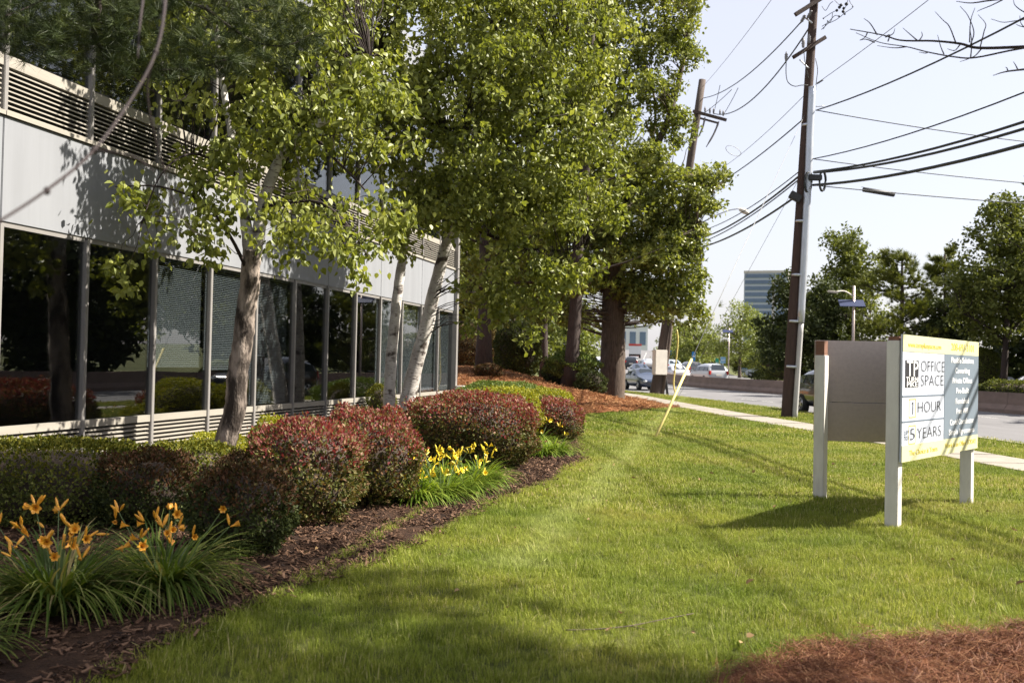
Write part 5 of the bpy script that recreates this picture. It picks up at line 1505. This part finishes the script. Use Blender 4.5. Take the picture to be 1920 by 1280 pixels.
car('dark car in the far carriageway just left of the silver minivan roof', 'sedan', paints['graphite'], (20.4, 112), rad(97), False)
car('silver car at the end of the visible queue beyond the barrier', 'hatch', paints['silver'], (17.4, 128), rad(92), False)
car('blue hatchback coming down the near lanes far behind the leaning pole', 'hatch', paints['blue'], (10.6, 116), rad(-90), False)
car('tiny black car climbing the distant road', 'suv', paints['midnight'], (16.2, 134), rad(80), False)
car('tiny white car seen in the gap left of the oak trunk', 'sedan', paints['white'], (12.0, 138), rad(-95), False)
car('white car low at the left foot of the oak', 'sedan', paints['white'], (4.6, 58.5), rad(-60), False)
car('parked grey car half hidden behind the barrier at the right edge', 'sedan', paints['silver'], (25.3, 51.5), rad(20), False, 'parked cars across the road')
car('parked white car behind the barrier close to the right edge', 'hatch', paints['white'], (28.5, 55), rad(160), False, 'parked cars across the road')
# far truck
tx, ty = 24.2, 196
trk = thing('box_truck', 'distant red and white truck on the rising road', 'truck', (tx, ty, terr(tx, ty) - .1), rad(84))
mb = MB(); mb.box((-1.2, 0, 1.55), (4.6, 2.3, 1.6)); mb.build('cargo_box', paints['white'], trk, bevel=.04)
mb = MB(); mb.box((-1.2, 0, 2.55), (4.7, 2.5, .4)); mb.build('cargo_roof', paints['red'], trk, bevel=.05)
mb = MB(); mb.box((2.0, 0, 1.25), (1.7, 2.1, 1.7), taper=.86); mb.build('cab', paints['red'], trk, bevel=.08)
mb = MB(); mb.box((2.35, 0, 1.7), (1.05, 1.9, .6)); mb.build('window', car_glass, trk)
mb = MB(); mb.box((0, 0, .65), (6.0, 1.6, .25)); mb.build('chassis', dark_plastic, trk)
for sx in (2.0, -2.2):
    for sy in (-1, 1):
        mb = MB(); mb.tube([Vector((sx, sy * .85, .45)), Vector((sx, sy * 1.12, .45))], .45, 16); mb.build('wheel', rubber, trk, True)

# ------------------------------------------------------------------ far buildings, lamps and signs
tower_glass = M("tower_glass", (.10, .15, .24), .25, .25, .05, spec=.6)
tower_band = M("tower_band", (.36, .40, .46), .5, .1)
tower_pale = M("tower_pale_panel", (.50, .46, .44), .6, .08)
c0 = at(1438, 690, 620)
TB = Vector((c0.x, 620, 3.0))
tw = thing('glass_tower', 'distant blue glass office tower rising behind the trees', 'tower', tuple(TB), rad(-20))
fh = 3.75; nf = 15; tw_w, tw_d = 26, 30
mb = MB(); mb.box((0, 0, nf * fh / 2), (tw_w, tw_d, nf * fh)); mb.build('core', tower_band, tw)
for i in range(nf):
    z = i * fh + 1.9
    mb = MB(); mb.box((-3.6, -tw_d / 2, z), (tw_w - 8.4, .5, 2.3)); mb.build('window_band', tower_glass, tw)
    mb = MB(); mb.box((9.0, -tw_d / 2, z), (5.4, .5, 2.6)); mb.build('window_band', tower_glass, tw)
    mb = MB(); mb.box((tw_w / 2, 0, z), (.5, tw_d - 1.5, 1.5)); mb.build('window_band', tower_glass, tw)
    mb = MB(); mb.box((tw_w / 2, 0, z + 1.85), (.3, tw_d - .2, 1.9)); mb.build('pale_band', tower_pale, tw)
mb = MB(); mb.box((4.6, -tw_d / 2 - .2, nf * fh / 2 - 2), (1.3, .8, nf * fh - 6)); mb.build('pale_column', tower_pale, tw)
mb = MB(); mb.box((0, 0, nf * fh + .7), (tw_w + .4, tw_d + .4, 1.4)); mb.build('roof_edge', tower_pale, tw)
def far_block(label, px, y, w, d, h, mat, rows, base=None):
    p = at(px, 690, y); b = (p.x, y, terr(p.x, y) if base is None else base)
    t = thing('far_building', label, 'building', b, 0)
    mb = MB(); mb.box((0, 0, h / 2), (w, d, h)); mb.build('wall', mat, t)
    n = max(3, int(w / 3.2))
    for r in range(rows):
        for i in range(n):
            mb = MB(); mb.box((-w / 2 + (i + .5) * w / n, -d / 2, (r + .55) * h / rows), (w / n * .6, .3, h / rows * .5)); mb.build('window', tower_glass, t)
    mb = MB(); mb.box((0, 0, h + .2), (w + .4, d + .4, .4)); mb.build('roof', tower_band, t)
    return t
far_block('white far building with tall windows in the gap right of the oak', 1172, 330, 13, 12, 8.5, M("far_white_wall", (.62, .64, .68), .7, .05), 1)
def road_sign(label, px, y, ph, w, h, mat, name='road_sign'):
    p = at(px, 690, y); b = Vector((p.x, y, terr(p.x, y)))
    t = thing(name, label, 'road sign', tuple(b))
    zc = at(px, ph, y).z - b.z
    mb = MB(); mb.tube([Vector((0, 0, -.2)), Vector((0, 0, zc - h / 2))], .05, 6); mb.build('post', galv, t)
    mb = MB(); mb.box((0, -.05, zc), (w, .04, h)); mb.build('sign_plate', mat, t, bevel=.01)
    mb = MB(); mb.box((0, -.073, zc), (w * .7, .006, h * .10)); mb.build('legend_bar', ink_white, t)
    return t
sg_blue = M("sign_blue", (.02, .17, .42), .5, .05); sg_green = M("sign_green", (.02, .30, .20), .5, .05); sg_pale = M("sign_pale_blue", (.25, .45, .62), .5, .05)
road_sign('blue road sign left of the yellow guy guard', 1261, 125, 661, .85, .55, sg_blue)
road_sign('narrow green road sign right of the silver minivan', 1344, 96, 680, .32, .85, sg_green)
road_sign('pale blue square sign on a post right of the green one', 1355, 96, 675, .5, .62, sg_pale)
road_sign('small round topped blue sign behind the guards', 1300, 118, 668, .42, 1.1, sg_blue)
road_sign('low pale board behind the white hatchback roof', 1394, 120, 694, .9, .5, sg_pale)
road_sign('wide blue board above the white hatchback', 1420, 124, 697, 1.8, .65, sg_blue)
road_sign('light blue sign seen in the gap between the slim pine and the oak', 1035, 110, 626, 1.3, .75, sg_blue)
solar_m = M("solar_panel", (.025, .035, .085), .5, .1, spec=.3)
def solar_lamp(label, px, y, panel_y, top_y, lamp=None, k=1.0):
    p = at(px, 690, y); b = Vector((p.x, y, terr(p.x, y)))
    t = thing('solar_street_lamp', label, 'street lamp', tuple(b), 0, 'solar street lamps')
    zt_ = at(px, top_y, y).z - b.z; zp = at(px, panel_y, y).z - b.z
    mb = MB(); mb.tube([Vector((0, 0, -.2)), Vector((0, 0, zt_))], [.085 * k, .06 * k], 8); mb.build('pole', sign_brown, t, True)
    mb = MB(); mb.box((-.15, -.15, zp), (1.25 * k, .62 * k, .05), rx=.62, rz=-.1); mb.build('solar_panel', solar_m, t, bevel=.01)
    if lamp:
        e = at(lamp[0], lamp[1], y - .3) - b
        mb = MB(); mb.tube(smooth_path([Vector((0, 0, zp + .35)), e * .5 + Vector((0, 0, (zp + .45) * .5 + .10)), e], 5), .035, 6); mb.build('lamp_arm', box_grey, t, True)
        mb = MB(); mb.box(tuple(e + Vector((-.12, 0, 0))), (.52, .2, .10), ry=.1); mb.build('lamp_head', box_grey, t, bevel=.03)
solar_lamp('street lamp with curved arm and tilted solar panel above the brown sign', 1599, 50, 569, 536, (1566, 547))
solar_lamp('small solar panel on a thin post left of the feathery tree', 1366, 88, 621, 615, None, .72)
road_rail = M("guard_rail", (.16, .17, .18), .5, .1, metal=.4)
gr_ = thing('guard_rail', 'dark guard rail along the far side of the road behind the minivan', 'guard rail')
rl = [p for p in resample(offset_line(barrier_c, 12.0), 120) if 55 < p[1] < 125]
for z in (.35, .62):
    mb = MB(); mb.tube([Vector((p[0], p[1], terr(*p) + z)) for p in rl], .07, 6); mb.build('rail', road_rail, gr_, True)
for p in rl[::3]:
    mb = MB(); mb.box((p[0], p[1], terr(*p) + .35), (.1, .1, .8)); mb.build('rail_post', road_rail, gr_)

# ------------------------------------------------------------------ pines by the camera: overhanging boughs, shade on the lawn, bare twigs
def branch_tree(paths, k=6):
    mb = MB()
    for pts, r0, r1 in paths:
        P = smooth_path(pts, 5); n = len(P); mb.tube(P, [r0 + (r1 - r0) * i / (n - 1) for i in range(n)], k)
    return mb
# left white pine: trunk out of frame, boughs hanging into the top left
LP = Vector((-5.0, 5.2, 0)); LP.z = terr(LP.x, LP.y)
lpine = thing('white_pine', 'white pine reaching its dark boughs into the top left corner', 'tree', tuple(LP))
mb = MB(); mb.tube([LP + Vector((0, 0, z)) for z in (-.2, 2, 5, 8)], [.26, .22, .18, .1], 12); mb.build('trunk', pine_bark, lpine, True, world=True)
def L7(px, py, y=7.0): return at(px, py, y)
bough = [([LP + Vector((0, 0, 5.2)), L7(60, -120, 6.6), L7(178, -20, 6.8), L7(176, 60, 6.9), L7(195, 100, 7), L7(225, 128, 7), L7(290, 133, 7.1), L7(370, 128, 7.2), L7(430, 110, 7.3)], .030, .007),
         ([LP + Vector((0, 0, 4.9)), L7(-60, 40, 6.4), L7(20, 40, 6.6), L7(90, 68, 6.8), L7(180, 80, 6.9)], .018, .004),
         ([L7(178, -30, 6.8), L7(260, -10, 7), L7(370, 10, 7.1), L7(430, 50, 7.2), L7(480, 80, 7.3), L7(540, 85, 7.4), L7(590, 60, 7.5)], .015, .004),
         ([L7(176, 40, 6.9), L7(220, 50, 6.9), L7(260, 62, 7), L7(300, 55, 7)], .008, .003),
         ([L7(60, -120, 6.6), L7(120, -30, 6.7), L7(60, 10, 6.6), L7(10, 30, 6.4)], .009, .003),
         ([L7(230, 130, 7), L7(270, 160, 6.9), L7(330, 190, 6.9), L7(365, 165, 7)], .007, .002),
         ([L7(300, -40, 7.1), L7(420, -30, 7.2), L7(470, 20, 7.3), L7(520, 10, 7.4)], .009, .003)]
branch_tree(bough).build('limbs', twig_bark, lpine, True, world=True)
tuftC = []; tuftA = []
def tufts_px(n, x0, x1, y0, y1, dmin, dmax, cond=None):
    for _ in range(n):
        px, py = random.uniform(x0, x1), random.uniform(y0, y1)
        if cond and not cond(px, py): continue
        tuftC.append(at(px, py, random.uniform(dmin, dmax))); tuftA.append((random.uniform(-1, 1), random.uniform(-1, 1), random.uniform(-.2, .6)))
bp = []
for pts, r0, r1 in bough:
    P = smooth_path(pts, 6)
    for q in P[3:]: bp.append(Vector(q))
for _ in range(760):
    q = random.choice(bp); w = random.gauss(0, .13)
    c = q + Vector((random.gauss(0, .16), random.gauss(0, .22), random.gauss(.03, .10)))
    v = CAMROT.transposed() @ (c - EYE); px, py = 960 - v.x / v.z * FPX, 640 + v.y / v.z * FPX
    if py > 150 or px > 600: continue
    tuftC.append(c); tuftA.append((random.uniform(-1, 1), random.uniform(-1, 1), random.uniform(-.3, .5)))
tufts_px(260, -60, 460, -160, 20, 6.2, 7.8)
tufts_px(60, 0, 140, 30, 110, 6.3, 7.0); tufts_px(80, 200, 460, 60, 140, 6.6, 7.4); tufts_px(50, 420, 590, 10, 100, 7.0, 7.7)
V, F, rn = needle_tufts(np.array([tuple(c) for c in tuftC]), 40, .12, .0034, up=.15, axis=np.array(tuftA))
link('crown', np_mesh('crown', V, F, dark_needle, rn), lpine, world=True, kind='stuff')
C = blob_points([(-5.3, 5.5, 7.6, 2.2, 2.2, 1.6), (-5.6, 4.2, 6.2, 1.6, 1.8, 1.0)], 260)
V, F, rn = needle_tufts(C, 26, .16, .006, up=.2)
link('upper_crown', np_mesh('upper_crown', V, F, needle_m, rn), lpine, world=True, kind='stuff')
# hanging reddish twig in front of the lens
tw_ = lpine
mbp = branch_tree([([LP + Vector((0, 0, 6.6)), Vector((-3.4, 4.2, 5.6)), at(325, -260, 3.2), at(312, -60, 2.8), at(308, 20, 2.6), at(292, 98, 2.5), at(250, 180, 2.4), at(176, 282, 2.2), at(88, 356, 2.0), at(-10, 420, 1.85), at(-80, 460, 1.8)], .0060, .0024)], 8)
mbp.build('hanging_branch', red_twig, tw_, True, world=True, label='out of focus reddish bare branch sweeping down across the facade')
mbp = branch_tree([([at(178, 282, 2.2), at(215, 286, 2.2), at(255, 296, 2.2), at(290, 322, 2.2)], .0035, .0015)], 6); mbp.build('side_twig', red_twig, tw_, True, world=True)
mbp = branch_tree([([at(288, 105, 2.5), at(276, 160, 2.55), at(284, 230, 2.6), at(305, 310, 2.7), at(330, 390, 2.8), at(365, 435, 2.8), at(405, 445, 2.8)], .0034, .0014)], 6); mbp.build('side_twig', red_twig, tw_, True, world=True)
mbp = branch_tree([([at(268, 0, 2.7), at(262, 50, 2.6), at(258, 110, 2.55)], .004, .002)], 6); mbp.build('side_twig', red_twig, tw_, True, world=True)
for px, py, y in ((292, 98, 2.5), (176, 282, 2.2), (88, 358, 2.0)):
    mb = MB(); mb.lathe((0, 0, 0), [(.003, -.008), (.007, -.003), (.007, .003), (.003, .008)], 8); mb.build('bud', red_twig, tw_, True, world=True, loc=at(px, py, y))

# right pine just outside the frame: gives the shade over the front lawn; its dead lower twigs show at the top right
RPt = Vector((4.6, 3.6, 0)); RPt.z = terr(RPt.x, RPt.y)
rp = thing('shade_pine', 'pine beside the camera showing only bare dark twigs at the top right', 'tree', tuple(RPt))
mb = MB(); mb.tube([RPt + Vector((0, 0, z)) for z in (-.2, 2, 5, 9, 12)], [.27, .22, .19, .14, .06], 12); mb.build('trunk', pine_bark, rp, True, world=True)
def R6(px, py, y=6.4): return at(px, py, y)
tw_paths = [([RPt + Vector((0, 0, 3.5)), R6(2300, 60, 5.2), R6(2050, 82, 6), R6(1920, 88, 6.3), R6(1835, 90, 6.4), R6(1800, 82, 6.45), R6(1750, 77, 6.5), R6(1690, 76, 6.5), R6(1655, 66, 6.5), R6(1594, 55, 6.6)], .015, .003),
            ([R6(2050, 70, 6), R6(1910, 92, 6.2), R6(1830, 108, 6.3), R6(1790, 107, 6.3), R6(1740, 98, 6.4), R6(1700, 88, 6.4), R6(1650, 80, 6.5), R6(1605, 62, 6.5)], .007, .002)]
def tw(*pts, r=.0045): tw_paths.append(([R6(*p) for p in pts], r, .0016))
tw((1820, 84), (1826, 60), (1815, 30), (1800, 12)); tw((1818, 80), (1820, 40), (1828, 15)); tw((1838, 88), (1845, 60), (1848, 45), (1834, 28))
tw((1792, 80), (1780, 50), (1768, 38), (1753, 22)); tw((1722, 78), (1708, 66), (1693, 53)); tw((1722, 78), (1729, 68), (1728, 60)); tw((1660, 70), (1674, 64), (1678, 54))
tw((1645, 66), (1632, 45), (1620, 35)); tw((1820, 108), (1822, 80), (1818, 50)); tw((1770, 102), (1764, 88), (1758, 66)); tw((1740, 98), (1735, 100), (1723, 98)); tw((1840, 92), (1828, 105), (1812, 112), (1800, 116))
tw((1700, 88), (1676, 90), (1645, 86)); tw((1640, 80), (1624, 74), (1612, 76)); tw((1800, 84), (1790, 95), (1776, 92)); tw((1665, 78), (1668, 66), (1660, 68)); tw((1626, 62), (1622, 70), (1612, 76))
tw_paths.append(([RPt + Vector((0, 0, 3.3)), R6(2200, 120, 5.6), R6(1960, 128, 6.2), R6(1905, 132, 6.2), R6(1880, 136, 6.2), R6(1862, 142, 6.2)], .012, .002)); tw((1908, 130), (1904, 122), (1900, 116)); tw((1890, 134), (1888, 128), (1885, 126))
tw_paths.append(([RPt + Vector((0, 0, 4.2)), R6(2200, -40, 5.6), R6(1990, -30, 6.2), R6(1900, -6, 6.2), R6(1850, 2, 6.2), R6(1820, 6, 6.2), R6(1793, 3, 6.2)], .012, .002))
tw((1880, 0), (1860, 10), (1840, 18), (1832, 22)); tw((1990, 20), (1930, 35), (1900, 40), (1880, 42), (1858, 36)); tw((1935, 30), (1915, 20), (1903, 10), (1900, 0)); tw((1960, 90), (1930, 60), (1915, 45), (1912, 30)); tw((1930, 52), (1915, 50), (1905, 46))
branch_tree(tw_paths, 5).build('dead_twigs', twig_bark, rp, True, world=True)
shade_blobs = [(4.7, 7.3, 7.6, 2.6, 1.5, .9), (5.7, 5.2, 7.7, 2.9, 1.4, .9), (3.6, 8.9, 8.0, 1.0, .8, .5), (7.0, 6.2, 8.6, 1.6, 1.6, .8), (8.1, 4.9, 7.6, 1.5, .7, .6)]
cc = blob_points(shade_blobs, 330, .15)
sh = np.stack([cc[:, 0] - 1.016 * (cc[:, 2] - .5), cc[:, 1] - .067 * (cc[:, 2] - .5)], 1)     # openings in the crown that let sun through to the lilies
gap = np.min([np.hypot(sh[:, 0] - q[0], sh[:, 1] - q[1]) for q in ((-2.45, 5.75), (-2.0, 6.4), (-1.5, 8.6), (-.3, 5.7), (-1.0, 6.6))], axis=0)
cc = cc[(gap > .55) | (RNG.uniform(0, 1, len(cc)) < .25)]
C = np.repeat(cc, 9, axis=0) + RNG.normal(0, 1, (len(cc) * 9, 3)) * np.array([.26, .26, .16])
sk = [RPt + Vector((0, 0, z)) for z in (4.5, 5.5, 6.5, 7.5, 8.5, 9.5, 10.5, 11.5)]
link('limbs', limb_mesh(twig_paths(cc, [np.array(q) for q in sk], .016, .05, every=3), pine_bark, 5), rp, world=True)
V, F, rn = needle_tufts(C, 44, .22, .012, up=.2)
link('crown', np_mesh('crown', V, F, needle_m, rn), rp, world=True, kind='stuff')
# ------------------------------------------------------------------ grass, mulch chips and fallen needles
def blade_tuft(n, h, r, w, seed, dry=.10):
    g = random.Random(seed); V = []; F3 = []; F4 = []; R4 = []; R3 = []
    for i in range(n):
        a = g.uniform(0, 6.283); q = r * g.random() ** .5; x, y = math.cos(a) * q, math.sin(a) * q
        L = h * g.uniform(.55, 1.15); az = g.uniform(0, 6.283); lean = g.uniform(.05, .75)
        dx, dy = math.cos(az), math.sin(az); sx, sy = -dy * w / 2, dx * w / 2
        m = (x + dx * L * lean * .3, y + dy * L * lean * .3, L * .6); t = (x + dx * L * lean, y + dy * L * lean, L * (1 - .25 * lean))
        b = len(V)
        V += [(x - sx, y - sy, -.01), (x + sx, y + sy, -.01), (m[0] + sx * .75, m[1] + sy * .75, m[2]), (m[0] - sx * .75, m[1] - sy * .75, m[2]), t]
        F4.append((b, b + 1, b + 2, b + 3)); F3.append((b + 3, b + 2, b + 4))
        c = g.random() * .85 if g.random() > dry else 1.0
        R4.append(c); R3.append(c)
    return np_mesh('grass_tuft', V, [np.array(F4), np.array(F3)], grass_m, R4 + R3)
def sample_lawn(x0, x1, y0, y1, dens):
    n = int((x1 - x0) * (y1 - y0) * dens)
    X = RNG.uniform(x0, x1, n); Y = RNG.uniform(y0, y1, n)
    k = inpoly(X, Y, lawn_poly) & ~inpoly(X, Y, ring_in) & (np.abs(X) < Y * .72 + 3.6)
    wl, wr = offset_line(walk_c, -.66), offset_line(walk_c, .66)
    wp = wl + wr[::-1]
    k &= ~inpoly(X, Y, wp)
    X, Y = X[k], Y[k]
    return np.stack([X, Y, terrain(X, Y)], 1)
ring_in = ring_poly
near = [blade_tuft(15, .062, .050, .0032, 100 + i) for i in range(8)]
mid = [blade_tuft(16, .060, .085, .0065, 200 + i) for i in range(6)]
far = [blade_tuft(14, .060, .15, .014, 300 + i) for i in range(6)]
p = sample_lawn(-4, 11.5, 1.5, 10.5, 600); scatter('near_grass', p, near, RNG.uniform(.62, 1.0, len(p)), .12, label='mown grass of the lawn near the camera', cat='grass')
p = sample_lawn(-4, 13, 10.5, 20, 230); scatter('mid_grass', p, mid, RNG.uniform(.75, 1.15, len(p)), .12, label='mown grass around and behind the sign', cat='grass')
p = sample_lawn(-1, 14, 20, 60, 80); scatter('far_grass', p, far, RNG.uniform(.75, 1.15, len(p)), .12, label='mown grass along the sidewalk and far lawn', cat='grass')
# shaggy edge along the bed
E = densify([(-1.9, 3.6)] + bed_edge, .02)[:-60]
E = np.array([e for e in E if e[1] > 3 and e[0] < 3])
E = E[RNG.integers(0, len(E), 2600)] + RNG.normal(0, .028, (2600, 2))
p = np.stack([E[:, 0], E[:, 1], terrain(E[:, 0], E[:, 1])], 1)
scatter('edge_grass', p, near, RNG.uniform(.8, 1.5, len(p)), .3, label='longer grass overhanging the edge of the planting bed', cat='grass')

def chips(n, r, L, w, mat, seed, thick=True):
    g = random.Random(seed); mb = MB(); R = []
    for i in range(n):
        a = g.uniform(0, 6.283); q = r * g.random() ** .5
        l = L * g.uniform(.5, 1.4); b0 = len(mb.f)
        mb.box((math.cos(a) * q, math.sin(a) * q, g.uniform(0, .02)), (l, w * g.uniform(.5, 1.4), w * .35), rz=g.uniform(0, 6.28), rx=g.uniform(-.5, .5), ry=g.uniform(-.45, .45))
        R += [g.random()] * (len(mb.f) - b0)
    me = mb.mesh('chips', mat); at_ = me.attributes.new('rnd', 'FLOAT', 'FACE'); at_.data.foreach_set('value', R)
    return me
def sample_poly(poly, dens, y1=99, extra=None):
    xs = [q[0] for q in poly]; ys = [q[1] for q in poly]
    x0, x1, ya, yb = min(xs), max(xs), max(min(ys), 2.2), min(max(ys), y1)
    n = int((x1 - x0) * (yb - ya) * dens)
    X = RNG.uniform(x0, x1, n); Y = RNG.uniform(ya, yb, n)
    k = inpoly(X, Y, poly) & (np.abs(X) < Y * .62 + 2.5)
    X, Y = X[k], Y[k]; return np.stack([X, Y, terrain(X, Y) + .03], 1)
ch = [chips(16, .09, .045, .011, chip_m, i) for i in range(5)]
p = sample_poly(bed_poly, 90, 22); p = p[p[:, 0] > fac((p[0][1]), .2)[0] - 20]
scatter('bark_mulch', p, ch, RNG.uniform(.6, 1.3, len(p)), .15, label='shredded bark mulch spread over the planting bed', cat='mulch')
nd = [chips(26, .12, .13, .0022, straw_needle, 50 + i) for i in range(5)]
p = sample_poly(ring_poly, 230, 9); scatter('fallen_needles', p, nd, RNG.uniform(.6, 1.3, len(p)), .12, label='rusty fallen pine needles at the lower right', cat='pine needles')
E = np.array(densify(ring, .02)[:int(len(densify(ring, .02)) * .5)]); E = E[RNG.integers(0, len(E), 420)] + RNG.normal(0, .10, (420, 2))
p = np.stack([E[:, 0], E[:, 1], terrain(E[:, 0], E[:, 1]) + .035], 1); scatter('stray_needles', p, nd, RNG.uniform(.5, 1.0, len(p)), .2, label='stray pine needles fraying into the grass edge', cat='pine needles')
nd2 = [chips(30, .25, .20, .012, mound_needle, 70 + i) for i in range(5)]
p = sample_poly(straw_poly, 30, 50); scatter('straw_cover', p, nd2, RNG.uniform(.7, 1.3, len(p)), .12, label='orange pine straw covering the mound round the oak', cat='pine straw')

# a few taller tufts, fallen leaves and a twig lying on the lawn
p = sample_lawn(-4, 8, 2.5, 12, 16); scatter('rough_grass', p, near, RNG.uniform(1.2, 1.9, len(p)), .3, label='taller uncut grass tufts in the lawn', cat='grass')
def litter_mesh(i):
    a = leaves(np.zeros((1, 3)), np.array([[0, .3, 1.]]), np.array([[1., 0, .15]]), [.06], [.04], 'leaf', .25)
    return np_mesh('fallen_leaf', a[0], a[1], litter_leaf, [.3 + .3 * i] * 2)
lit = [litter_mesh(i) for i in range(3)]
p = np.concatenate([sample_lawn(-3, 7, 3, 16, .8), sample_poly(bed_poly, 3, 14)]); p[:, 2] += .045
scatter('fallen_leaves', p, lit, RNG.uniform(.5, 1.2, len(p)), .4, label='dry leaves fallen on the lawn and the bed', cat='leaf litter')
ft = thing('fallen_twig', 'thin dry twig lying in the grass near the pine straw', 'twig', tuple(ground(1160, 1188)))
g_ = [ground(*q) + Vector((0, 0, .035)) for q in ((1060, 1192), (1120, 1190), (1180, 1184), (1240, 1172), (1300, 1160))]
mb = MB(); mb.tube(smooth_path(g_, 4), .0035, 5); mb.build('stick', oak_bark, ft, True, world=True)
mb = MB(); mb.tube([g_[2], ground(1215, 1190) + Vector((0, 0, .03))], .002, 4); mb.build('side_stick', oak_bark, ft, True, world=True)
